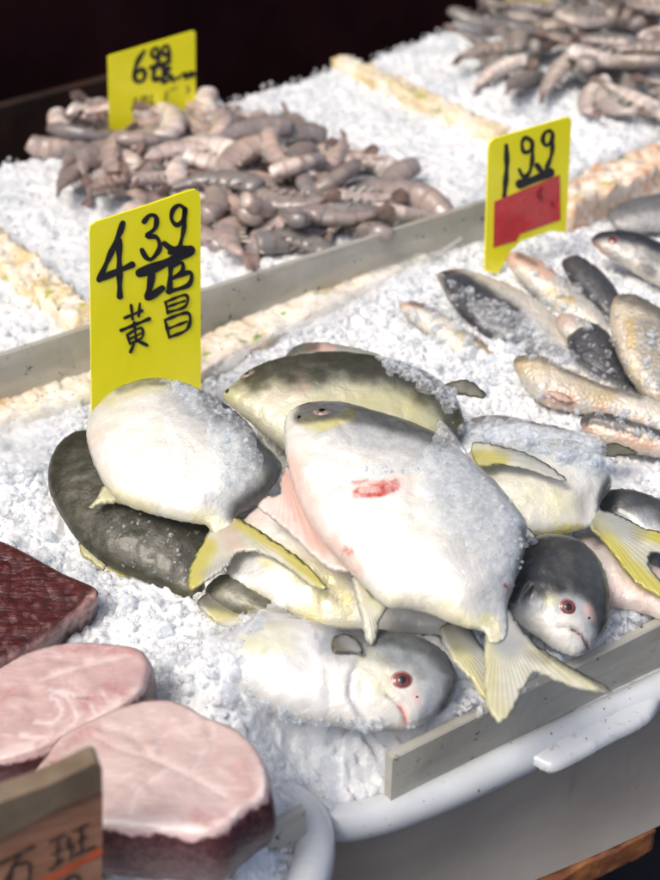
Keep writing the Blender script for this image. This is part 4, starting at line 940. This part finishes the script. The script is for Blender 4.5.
# one more behind, cut by the frame
P, n = tagplane((530, 18), .03, 28, 0)
r = thing('price_tag', 'blurred yellow price tag cut off by the top edge behind the far shrimp heap', 'price tag', P, 'yellow price tags')
plate('card', [(508, 30), (505, -40), (556, -58), (556, 20)], P, n, .0022, M['yellow'], r)

# wooden sign in front
m, nt, p = material('worn_sign_wood'); n_ = N(nt)
gv = n_.co(scale=(20, 20, 160)); g = n_.noise(1.0, 5, .6, vec=gv, dist=.5); b = n_.noise(50, 4)
c = n_.mix(n_.ramp(g, .3, .72), (.20, .095, .055), (.36, .185, .115)); c = n_.mix(n_.ramp(b, .55, .75, 0, .5), c, (.42, .26, .18)); n_.l(c, p.inputs['Base Color']); n_.l(n_.bump(g, .3, .001), p.inputs['Normal']); setp(p, Roughness=.55)
M['sign_wood'] = m
M['sign_trim'] = simple('grey_sign_trim', (.20, .155, .11), .5, .2, 40, .3, .2, col2=(.12, .09, .06))
M['sign_ink'] = simple('worn_black_paint', (.045, .035, .03), .6, .4, 120, .1)
M['orange'] = simple('orange_paint', (.55, .10, .03), .5, .15, 80, .1)
P = CAM+ray(60, 880)*.70
n = unit([.42, -1, .0]); n = unit(np.array([.40, -1, .02]))
r = thing('wooden_sign', 'worn wooden sign with Chinese characters and an orange line before the steaks', 'sign', P-np.array([0, 0, .05]))
plate('board', W_([(-260, 620), (-260, 545), (0, 455), (300, 330), (561, 218), (566, 240), (552, 1300), (-260, 1300)]), P, n, .006, M['sign_wood'], r)
plate('top_trim', W_([(-260, 600), (-260, 380), (0, 290), (280, 188), (500, 82), (530, 72), (552, 84), (562, 104), (563, 216), (555, 222), (300, 334), (0, 490)]), P+unit(CAM-P)*.004, n, .012, M['sign_trim'], r)
strokes('lettering', [(W_(a), b/5.5) for a, b in [([(-40, 640), (60, 588), (186, 524)], 15), ([(112, 560), (70, 640), (20, 730)], 15), ([(62, 640), (52, 740)], 17), ([(62, 640), (150, 612), (162, 640), (158, 740)], 15),
    ([(274, 500), (352, 462)], 13), ([(282, 572), (338, 542)], 12), ([(316, 482), (314, 600)], 15), ([(272, 655), (345, 596)], 15), ([(378, 476), (368, 540), (392, 516)], 16), ([(396, 520), (384, 600)], 13),
    ([(400, 446), (484, 400)], 13), ([(424, 500), (472, 474)], 11), ([(402, 578), (522, 524)], 15), ([(446, 428), (446, 560)], 15)]], P, n, M['sign_ink'], r)
strokes('orange_line', [(W_([(190, 745), (300, 690), (420, 625), (549, 553)]), 34/5.5)], P, n, M['orange'], r)
strokes('price_lettering', [(W_([(360, 760), (365, 715), (395, 688), (432, 700), (425, 750)]), 15/5.5)], P, n, M['sign_ink'], r)

# ================================================================== SHRIMP
m, nt, p = material('shrimp_shell'); n = N(nt)
s = n.attr('along'); rnd = n.new('ShaderNodeObjectInfo').outputs['Random']; fz = n.noise(90, 4, .6); pk = n.noise(30, 3)
c1 = n.mix(n.ramp(rnd, 0, .6), (.20, .19, .185), (.50, .385, .335)); c1 = n.mix(n.ramp(rnd, .6, 1), c1, (.74, .66, .61)); c1 = n.mix(n.ramp(pk, .4, .7, 0, .8), c1, (.17, .17, .185))
band = n.math('FRACT', n.math('MULTIPLY', s, 6.0)); c1 = n.mix(n.ramp(band, .75, 1.0, 0, .55), c1, (.17, .12, .11))
c1 = n.mix(n.ramp(fz, .6, .8, 0, .6), c1, (.62, .50, .46))
c1 = n.mix(n.math('MULTIPLY', n.ramp(s, .07, .035), n.ramp(rnd, .55, .8, 0, .9)), c1, (.72, .69, .65))
n.l(c1, p.inputs['Base Color']); n.l(n.bump(fz, .2, .001), p.inputs['Normal']); setp(p, Roughness=.34, Coat_Weight=.4, Coat_Roughness=.14, Subsurface_Weight=.45, Subsurface_Scale=.010)
M['shrimp'] = m
m2 = m.copy(); m2.name = 'grey_shrimp_shell'; M['shrimp_grey'] = m2
for nd in m2.node_tree.nodes:
    if nd.bl_idname == 'ShaderNodeMix' and nd.inputs[6].default_value[0] == nd.inputs[6].default_value[0]:
        a_, b_ = nd.inputs[6], nd.inputs[7]
        if not a_.is_linked and not b_.is_linked: a_.default_value = (.16, .165, .165, 1); b_.default_value = (.34, .29, .25, 1)
M['tail_fan'] = simple('shrimp_tail_fan', (.30, .215, .19), .35, .25, 120, .3, .3, col2=(.15, .11, .10))
def shrimp_mesh(seed, mat):
    g = np.random.default_rng(seed); sweep = g.uniform(.5, 1.9); L = .096*g.uniform(.85, 1.15); Rr = L/sweep; nseg, sg = 49, 14; V = []; al = []
    for i in range(nseg+1):
        t = i/nseg; a = sweep*(t-.5)
        if t < .05: f = .84+.16*math.sin(t/.05*math.pi/2)
        else: f = 1
        rad = .0128*(.80+.55*t-1.08*t*t)*f*(1+.075*((t*6) % 1 if t > .08 else 0))
        cx, cy = Rr*math.sin(a), Rr*(1-math.cos(a)); tn = np.array([math.cos(a), math.sin(a), 0]); nn = np.array([-math.sin(a), math.cos(a), 0])
        for j in range(sg):
            b = 2*math.pi*j/sg; V.append(np.array([cx, cy, 0])+nn*rad*1.12*math.cos(b)*(1+.10*math.cos(b))+np.array([0, 0, 1])*rad*.72*math.sin(b)); al.append(t)
    F = [(i*sg+j, i*sg+(j+1) % sg, (i+1)*sg+(j+1) % sg, (i+1)*sg+j) for i in range(nseg) for j in range(sg)]
    V.append(np.array([Rr*math.sin(-sweep/2)-.0012*math.cos(sweep/2), Rr*(1-math.cos(sweep/2))+.0012*math.sin(sweep/2), 0])); al.append(0)
    V.append(np.array([Rr*math.sin(sweep/2)+.004*math.cos(sweep/2), Rr*(1-math.cos(sweep/2))+.004*math.sin(sweep/2), 0])); al.append(1)
    F += [(len(V)-2, (j+1) % sg, j) for j in range(sg)]+[(len(V)-1, nseg*sg+j, nseg*sg+(j+1) % sg) for j in range(sg)]
    for k_ in range(5):
        t = .16+.145*k_; a = sweep*(t-.5); ct = np.array([Rr*math.sin(a), Rr*(1-math.cos(a)), 0]); tn = np.array([math.cos(a), math.sin(a), 0]); nn = np.array([-math.sin(a), math.cos(a), 0])
        for sg_ in (-1, 1):
            o = len(V); b0 = ct+nn*.009+np.array([0, 0, .004*sg_]); tip = b0+nn*.0055+tn*.006+np.array([0, 0, .003*sg_])
            V += [b0-tn*.0028, b0+tn*.0028, tip+tn*.002, tip-tn*.0016, b0+np.array([0, 0, .0015]), tip+np.array([0, 0, .0008])]; al += [t]*6
            F += [(o, o+4, o+5, o+3), (o+4, o+1, o+2, o+5), (o, o+3, o+2, o+1)]
    V = np.array(V); c = V.mean(0); V = V-c
    V += .0007*vnoise(V, 150, seed)[:, None]
    b = mesh_np('shrimp_body', V, F); b.materials.append(M[mat]); b.polygons.foreach_set('use_smooth', np.ones(len(b.polygons), bool))
    at = b.attributes.new('along', 'FLOAT', 'POINT'); at.data.foreach_set('value', np.array(al, np.float32))
    e = np.array([Rr*math.sin(sweep/2), Rr*(1-math.cos(sweep/2)), 0])-c; d = np.array([math.cos(sweep/2), math.sin(sweep/2), 0]); q = np.array([-d[1], d[0], 0]); zz = np.array([0, 0, 1.])
    V = []; F = []
    for k_ in range(5):
        an = (k_-2)*.15; dd = d*math.cos(an)+zz*math.sin(an)*.8+q*.1*(k_-2); sd_ = unit(np.cross(dd, q)); o = len(V); ln = .020-.0016*abs(k_-2)
        for t, w2 in ((0, .0016), (.4, .0030), (.75, .0034), (1, .0012)):
            for sx in (-1, 1):
                for sy in (-1, 1): V.append(e+dd*ln*t+sd_*w2*sx+q*.0006*sy)
        for i in range(3):
            A0, B0 = o+i*4, o+i*4+4
            for x, y in ((0, 1), (1, 3), (3, 2), (2, 0)): F.append((A0+x, A0+y, B0+y, B0+x))
        F += [(o, o+2, o+3, o+1), (o+12, o+13, o+15, o+14)]
    f = mesh_np('shrimp_tail_fan', np.array(V), F); f.materials.append(M['tail_fan'])
    return b, f
def heap(poly, zb, peak, count, mats, label, group, seed):
    g = np.random.default_rng(seed); protos = []
    for q in range(7):
        b, f = shrimp_mesh(seed*10+q, mats)
        ob = bpy.data.objects.new('body', b); of = bpy.data.objects.new('tail_fan', f); protos.append((ob, of))
    W = np.array([AT(*p, zb)[:2] for p in poly]); lo, hi = W.min(0), W.max(0); placed = []; tries = 0
    while len(placed) < count and tries < 60000:
        tries += 1; p = lo+g.random(2)*(hi-lo)
        if not inside(p[None], W)[0]: continue
        d = segdist(p[None], W, True)[0]; lay = len(placed)/count
        md = .016 if tries < 20000 else .010
        z = zb+.009+peak*min(1, d/.10)**.8*lay + .004*g.random()
        if any((p[0]-a[0])**2+(p[1]-a[1])**2+(2.2*(z-a[2]))**2 < md**2 for a in placed): continue
        placed.append((p[0], p[1], z, d))
    for i, (x, y, z, d) in enumerate(placed):
        r = thing('shrimp', label, 'shrimp', (x, y, z), group)
        r.rotation_euler = (g.normal(0, .4), g.normal(0, .14), g.uniform(0, 2*math.pi)); sc = g.uniform(.85, 1.12); r.scale = (sc, sc, sc)
        pb_, pf = protos[i % 7]
        for pr in (pb_, pf):
            o = pr.copy(); C.objects.link(o); o.parent = r
    return placed
heap([(45, 182), (70, 140), (105, 118), (150, 110), (195, 112), (235, 128), (290, 140), (335, 160), (385, 182), (432, 208), (405, 226), (345, 246), (290, 268), (235, 272), (190, 262), (150, 225), (95, 212), (60, 205)], .022, .036, 104, 'shrimp',
     'grey-pink raw headless shrimp in the heap around the 6.99 tag', 'raw shrimp in the nearer heap', 4)
heap([(462, 62), (470, 32), (505, 8), (560, -25), (640, -60), (760, -90), (830, 60), (720, 120), (650, 128), (600, 116), (550, 104), (505, 92)], .026, .040, 170, 'shrimp_grey',
     'grey-brown raw shrimp in the heap at the top right', 'raw shrimp in the far right heap', 5)

# ================================================================== LOOSE ICE
def chip_protos(k, facet):
    out = []
    for q in range(k):
        g = np.random.default_rng(100+q+50*facet); bm = bmesh.new()
        if facet:
            for v in g.normal(size=(11, 3)):
                v = unit(v)*g.uniform(.8, 1.1)*np.array([1, g.uniform(.6, 1), g.uniform(.35, .8)]); bm.verts.new(v)
            res = bmesh.ops.convex_hull(bm, input=bm.verts)
            bmesh.ops.delete(bm, geom=[e for e in bm.verts if not e.link_faces], context='VERTS')
            bmesh.ops.triangulate(bm, faces=bm.faces)
        else:
            bmesh.ops.create_icosphere(bm, subdivisions=2, radius=1)
            P = np.array([v.co for v in bm.verts]); P = P*(1+.30*vnoise(P, 1.3, q)+.12*vnoise(P, 3, q+7))[:, None]*np.array([1, g.uniform(.6, .95), g.uniform(.45, .8)])
            for v, c in zip(bm.verts, P): v.co = c
        bm.verts.index_update(); bm.faces.ensure_lookup_table()
        V = np.array([v.co for v in bm.verts]); F = np.array([[v.index for v in f.verts] for f in bm.faces]); bm.free(); out.append((V, F))
    return out
PRO = {0: chip_protos(9, 0), 1: chip_protos(12, 1)}
def chips(name, P, R, mat, g, facet_share=.55, label=None):
    objs = []
    for facet in (0, 1):
        sel = np.where((g.random(len(P)) < facet_share) == bool(facet))[0]
        VV = []; FF = []; o = 0; pr = PRO[facet]; pick = g.integers(0, len(pr), len(sel))
        for q in range(len(pr)):
            ii = sel[pick == q]
            if not len(ii): continue
            V, F = pr[q]; m_ = len(ii)
            qt = g.normal(size=(m_, 4)); qt /= np.linalg.norm(qt, axis=1)[:, None]; w_, x, y, z = qt.T
            Rm = np.stack([np.stack([1-2*(y*y+z*z), 2*(x*y-z*w_), 2*(x*z+y*w_)], -1), np.stack([2*(x*y+z*w_), 1-2*(x*x+z*z), 2*(y*z-x*w_)], -1), np.stack([2*(x*z-y*w_), 2*(y*z+x*w_), 1-2*(x*x+y*y)], -1)], 1)
            A = np.einsum('mij,vj->mvi', Rm, V)*R[ii][:, None, None]+P[ii][:, None, :]
            VV.append(A.reshape(-1, 3)); FF.append((F[None]+(np.arange(m_)*len(V))[:, None, None]+o).reshape(-1, 3)); o += m_*len(V)
        if not VV: continue
        ob = obj(name, np.vstack(VV), np.vstack(FF), mat, None, smooth=not facet); kind(ob, 'stuff', label, 'ice'); objs.append(ob)
    return objs
g = np.random.default_rng(11)
def covered(x, y, z, up=.004):
    for bv in ALLBV:
        h = bv.ray_cast(Vector((x, y, .5)), Vector((0, 0, -1)))
        if h[0] is not None and h[0].z > z+up: return True
    return False
def scatter(W, hf, n, rlo, rhi, zoff=(-.4, .7)):
    lo, hi = W.min(0), W.max(0); P = lo+g.random((int(n*2.6), 2))*(hi-lo); P = P[inside(P, W)][:n]
    R = rlo+(rhi-rlo)*g.random(len(P))**2.2
    z = hf(P[:, 0], P[:, 1])+R*g.uniform(*zoff, len(P)); return np.c_[P, z], R
# the near bed
P, R = scatter(WMAIN, hmain, 24000, .001, .0042)
pr = project(P); vis = (pr[:, 0] > -60) & (pr[:, 0] < 720) & (pr[:, 1] > 200) & (pr[:, 1] < 930)
P, R = P[vis], R[vis]
ok = np.array([not covered(*p) for p in P]); P, R = P[ok], R[ok]
k_ = (fbm(P[:, :2], 30, 21)+.6*g.random(len(P)) > .12) | (R > .0034); P, R = P[k_], R[k_]
LB = 'loose crushed ice chips over the fish bed'
chips('crushed_ice', P, R, M['ice'], g, .92, LB)
P, R = scatter(WFAR, hfar, 9000, .0015, .0045); pr = project(P); vis = (pr[:, 0] > -60) & (pr[:, 0] < 720) & (pr[:, 1] > -40)
chips('crushed_ice', P[vis], R[vis], M['ice'], g, .9, 'loose crushed ice chips over the shrimp beds')
# bigger glassy lumps
BL = []; BR = []
for poly, n_, a_, b_ in (([(0, 440), (60, 410), (90, 440), (48, 520), (80, 560), (120, 585), (200, 612), (170, 640), (90, 600), (0, 540)], 150, .003, .0075), ([(390, 290), (470, 250), (640, 260), (660, 420), (560, 420), (470, 400), (380, 330)], 330, .003, .0085),
                         ([(150, 640), (230, 650), (260, 720), (330, 760), (300, 790), (265, 740), (150, 690)], 130, .003, .007), ([(455, 660), (520, 660), (640, 600), (655, 618), (460, 720)], 90, .003, .006), ([(480, 215), (570, 190), (600, 240), (520, 260)], 70, .003, .008)):
    q_ = np.array(poly, float); lo, hi = q_.min(0), q_.max(0); k = 0
    while k < n_:
        p_ = lo+g.random(2)*(hi-lo)
        if not inside(p_[None], q_)[0]: continue
        k += 1; W3 = AT(*p_, .005); z_ = hmain(np.array([W3[0]]), np.array([W3[1]]))[0]; r_ = a_+(b_-a_)*g.random()**2
        pt = np.array([W3[0], W3[1], z_+r_*g.uniform(.1, .7)])
        if covered(*pt, up=.0): continue
        BL.append(pt); BR.append(r_)
chips('crushed_ice', np.array(BL), np.array(BR), M['lump_ice'], g, .8, 'larger glassy ice lumps among the crushed ice')
# ice lying on the fish: (region in the photograph, how many, smallest, largest)
PP = []; RR = []
def ice_on(poly, n, rlo, rhi, lift=.4):
    q = np.array(poly, float); lo, hi = q.min(0), q.max(0); k = 0
    for _ in range(n*4):
        if k >= n: break
        p = lo+g.random(2)*(hi-lo)
        if not inside(p[None], q)[0]: continue
        best = None
        for bv in ALLBV:
            h_, nn = hit(bv, *p)
            if h_ is not None and (best is None or np.linalg.norm(h_-CAM) < np.linalg.norm(best[0]-CAM)): best = (h_, nn)
        if best is None: continue
        r_ = rlo+(rhi-rlo)*g.random()**2; PP.append(best[0]+best[1]*r_*lift); RR.append(r_); k += 1
def crust(poly, step, tmin, tmax, seed, jag=7):
    """a frozen lump of ice clinging to the fish it lies on"""
    q = catmull(np.array(poly, float), 6); lo, hi = q.min(0)-2, q.max(0)+2; nx, ny = ((hi-lo)/step).astype(int)+1
    V = []; ok = np.zeros((ny, nx), bool); idx = -np.ones((ny, nx), int)
    G = np.stack(np.meshgrid(lo[0]+np.arange(nx)*step, lo[1]+np.arange(ny)*step), -1); fl = G.reshape(-1, 2)
    fj = fl+jag*np.stack([vnoise(fl, .09, seed), vnoise(fl, .09, seed+1)], 1)+jag*.5*np.stack([vnoise(fl, .25, seed+3), vnoise(fl, .25, seed+4)], 1)
    ins = inside(fj, q); dd = segdist(fj, q, True)
    th = (tmin+(tmax-tmin)*np.clip(.5+.9*fbm(fl, .07, seed+2)+.25*np.abs(vnoise(fl, .16, seed+8)), 0, 1.6))*np.clip(dd/7, 0, 1)**.6
    for i in range(len(fl)):
        if not ins[i]: continue
        best = None
        for bv in ALLBV:
            h_, nn = hit(bv, *fl[i])
            if h_ is not None and (best is None or np.linalg.norm(h_-CAM) < np.linalg.norm(best[0]-CAM)): best = (h_, nn)
        if best is None: continue
        idx.flat[i] = len(V); V.append(best[0]+best[1]*(th[i]-.0004))
    F = [];
    for j in range(ny-1):
        for i in range(nx-1):
            k4 = (idx[j, i], idx[j+1, i], idx[j+1, i+1], idx[j, i+1])
            if min(k4) < 0: continue
            d4 = [np.linalg.norm(V[k4[a]]-V[k4[a-1]]) for a in range(4)]
            if max(d4) < .012: F.append(k4)
    if F: CR.append((V, F))
CR = []
crust([(434, 430), (448, 440), (478, 468), (508, 504), (527, 533), (520, 575), (506, 590), (486, 566), (455, 540), (428, 515), (418, 480), (425, 450)], 1.5, .0005, .0028, 1)
crust([(345, 462), (380, 466), (425, 458), (428, 474), (380, 478), (350, 474)], 1.5, .0003, .0016, 7)
crust([(158, 380), (190, 384), (226, 404), (252, 430), (262, 455), (254, 488), (228, 490), (210, 465), (205, 430), (185, 402)], 1.5, .0004, .0034, 2)
crust([(380, 346), (420, 356), (452, 380), (466, 402), (448, 412), (424, 392), (385, 370)], 1.5, .0006, .0042, 3)
crust([(455, 425), (500, 418), (560, 430), (604, 448), (608, 470), (580, 476), (540, 452), (480, 448)], 1.5, .0006, .0044, 5)
crust([(222, 622), (262, 612), (268, 628), (238, 636)], 1.5, .0006, .0030, 6)
crust([(470, 300), (520, 310), (575, 352), (570, 372), (520, 350), (480, 325)], 1.8, .0006, .0050, 8)
VV = []; FF = []
for V, F in CR: FF += [tuple(x+len(VV) for x in f) for f in F]; VV += V
kind(obj('melting_ice', np.array(VV), np.array(FF), M['clear_ice']), 'stuff', 'half-melted ice crust frozen onto the fish', 'ice')
ice_on([(436, 432), (470, 458), (512, 505), (526, 535), (518, 575), (500, 560), (470, 530), (440, 500), (425, 460)], 90, .0006, .0024)
ice_on([(350, 470), (365, 466), (430, 462), (425, 472), (370, 475)], 40, .0006, .0018)
ice_on([(212, 420), (240, 415), (258, 450), (252, 480), (225, 485)], 90, .0006, .0028)
ice_on([(160, 382), (190, 386), (235, 414), (225, 420), (170, 392)], 90, .0007, .0026)
ice_on([(385, 350), (425, 362), (462, 395), (452, 408), (420, 385), (380, 365)], 220, .0008, .0036)
ice_on([(95, 500), (200, 530), (195, 590), (120, 565)], 110, .0006, .0020, .2)
ice_on([(440, 272), (560, 340), (575, 368), (520, 360), (450, 300)], 130, .0012, .005)
ice_on([(520, 270), (560, 262), (625, 310), (615, 345), (570, 340)], 70, .0012, .005)
ice_on([(400, 310), (440, 310), (535, 395), (535, 415), (480, 390)], 130, .0012, .006)
ice_on([(565, 330), (625, 340), (640, 395), (590, 385)], 40, .0012, .004)
ice_on([(640, 320), (660, 330), (660, 400), (640, 380)], 60, .0015, .004)
ice_on([(530, 390), (660, 415), (660, 440), (560, 412)], 70, .0015, .005)
ice_on([(450, 420), (600, 440), (610, 470), (560, 470), (480, 445)], 150, .0015, .006, .15)
ice_on([(225, 618), (262, 612), (262, 632), (235, 634)], 80, .0012, .004)
ice_on([(226, 640), (240, 635), (250, 690), (300, 715), (345, 722), (345, 732), (300, 728), (250, 705)], 160, .0008, .0036)
ice_on([(330, 715), (420, 722), (400, 735), (340, 730)], 40, .0012, .003)
chips('crushed_ice', np.array(PP), np.array(RR), M['clear_ice'], g, .5, 'wet ice crumbs lying on the fish')
# thin shards standing on the top fish and between the fish
shard = []
def shardblob(px, loc, z, nrm, T): 
    o, _ = blob('ice_shard', px, AT(*loc, z), nrm, T, T, M['clear_ice'], None, .003, power=.5, lump=.002, rough_amp=.0006, seed=len(shard), spline=False); shard.append(o); return o
for i, (px, loc, z, nrm, T, lb) in enumerate([
    ([(436, 450), (437, 418), (446, 424), (456, 436), (468, 452), (462, 466), (446, 462)], (445, 440), .108, (0, -.8, 1), .003, 'clear pointed ice shard standing on the back of the top pompano'),
    ([(480, 438), (490, 426), (520, 422), (560, 428), (600, 434), (606, 446), (580, 452), (530, 446), (500, 446)], (540, 436), .056, (0, -.5, 1), .004, 'flat wet sheet of clear ice over the grey-backed pompano'),
    ([(520, 545), (528, 536), (540, 541), (534, 545)], (528, 540), .058, (0, -.5, 1), .002, 'tiny clear ice splinter by the peduncle of the top pompano')]):
    tag(shardblob(px, loc, z, nrm, T), lb, 'ice shard')

# ================================================================== CLEAR FILM
M['film'] = clear_mat('clear_plastic_film', .2, (.86, .89, .92), .16, 38, .6)
def film(name, label, poly, z, sp, lift, ridge, seed, creases=()):
    W = np.array([AT(*p, z)[:2] for p in poly]); lo, hi = W.min(0), W.max(0); nx, ny = ((hi-lo)/sp).astype(int)+2
    gx, gy = np.meshgrid(lo[0]+np.arange(nx)*sp, lo[1]+np.arange(ny)*sp); P = np.stack([gx, gy], -1).reshape(-1, 2); ins = inside(P+.006*np.stack([vnoise(P, 60, seed), vnoise(P, 60, seed+1)], 1), W)
    zz = hmain(P[:, 0], P[:, 1])+.004
    for i in np.where(ins)[0]:
        for bv in ALLBV:
            h = bv.ray_cast(Vector((*P[i], .5)), Vector((0, 0, -1)))
            if h[0] is not None: zz[i] = max(zz[i], h[0].z)
    Z = zz.reshape(ny, nx)
    for _ in range(14):
        Z2 = Z.copy(); Z2[1:-1, 1:-1] = (Z[:-2, 1:-1]+Z[2:, 1:-1]+Z[1:-1, :-2]+Z[1:-1, 2:])/4; Z = np.maximum(Z2, zz.reshape(ny, nx))
    cr = np.zeros(len(P))
    for a_, b_ in creases: cr += .0022*np.exp(-(segdist(P, np.array([AT(*a_)[:2], AT(*b_)[:2]]))/.0022)**2)
    z_ = Z.ravel()+lift+cr+ridge*np.abs(fbm(P, 24, seed))+.0006*fbm(P, 110, seed+3)
    id_ = np.arange(nx*ny).reshape(ny, nx); q = np.stack([id_[:-1, :-1], id_[:-1, 1:], id_[1:, 1:], id_[1:, :-1]], -1).reshape(-1, 4); q = q[ins[q].all(1)]
    used = np.unique(q); mp = np.zeros(nx*ny, int); mp[used] = np.arange(len(used))
    o = obj(name, np.c_[P, z_][used], mp[q], M['film']); tag(o, label, 'plastic film'); return o
film('plastic_film', 'clear plastic film over the front pompano body and the ice before it', [(222, 640), (285, 632), (308, 655), (318, 690), (330, 735), (335, 775), (300, 790), (262, 770), (215, 715), (205, 670)], 0, .0026, .0025, .006, 2, [((275, 655), (212, 745)), ((262, 668), (330, 690)), ((250, 700), (320, 770)), ((300, 760), (330, 720)), ((240, 740), (265, 700))])
film('plastic_film', 'crumpled clear plastic film between the foam edge and the olive pompano', [(200, 392), (225, 368), (300, 318), (380, 272), (440, 240), (470, 240), (440, 275), (380, 310), (330, 335), (270, 352), (225, 385)], 0, .0035, .003, .012, 4)
film('plastic_film', 'crumpled clear plastic film at the left of the pile below the foam edge', [(-20, 440), (40, 415), (85, 380), (92, 400), (80, 425), (55, 445), (44, 480), (10, 490), (-20, 480)], 0, .0035, .003, .012, 6)
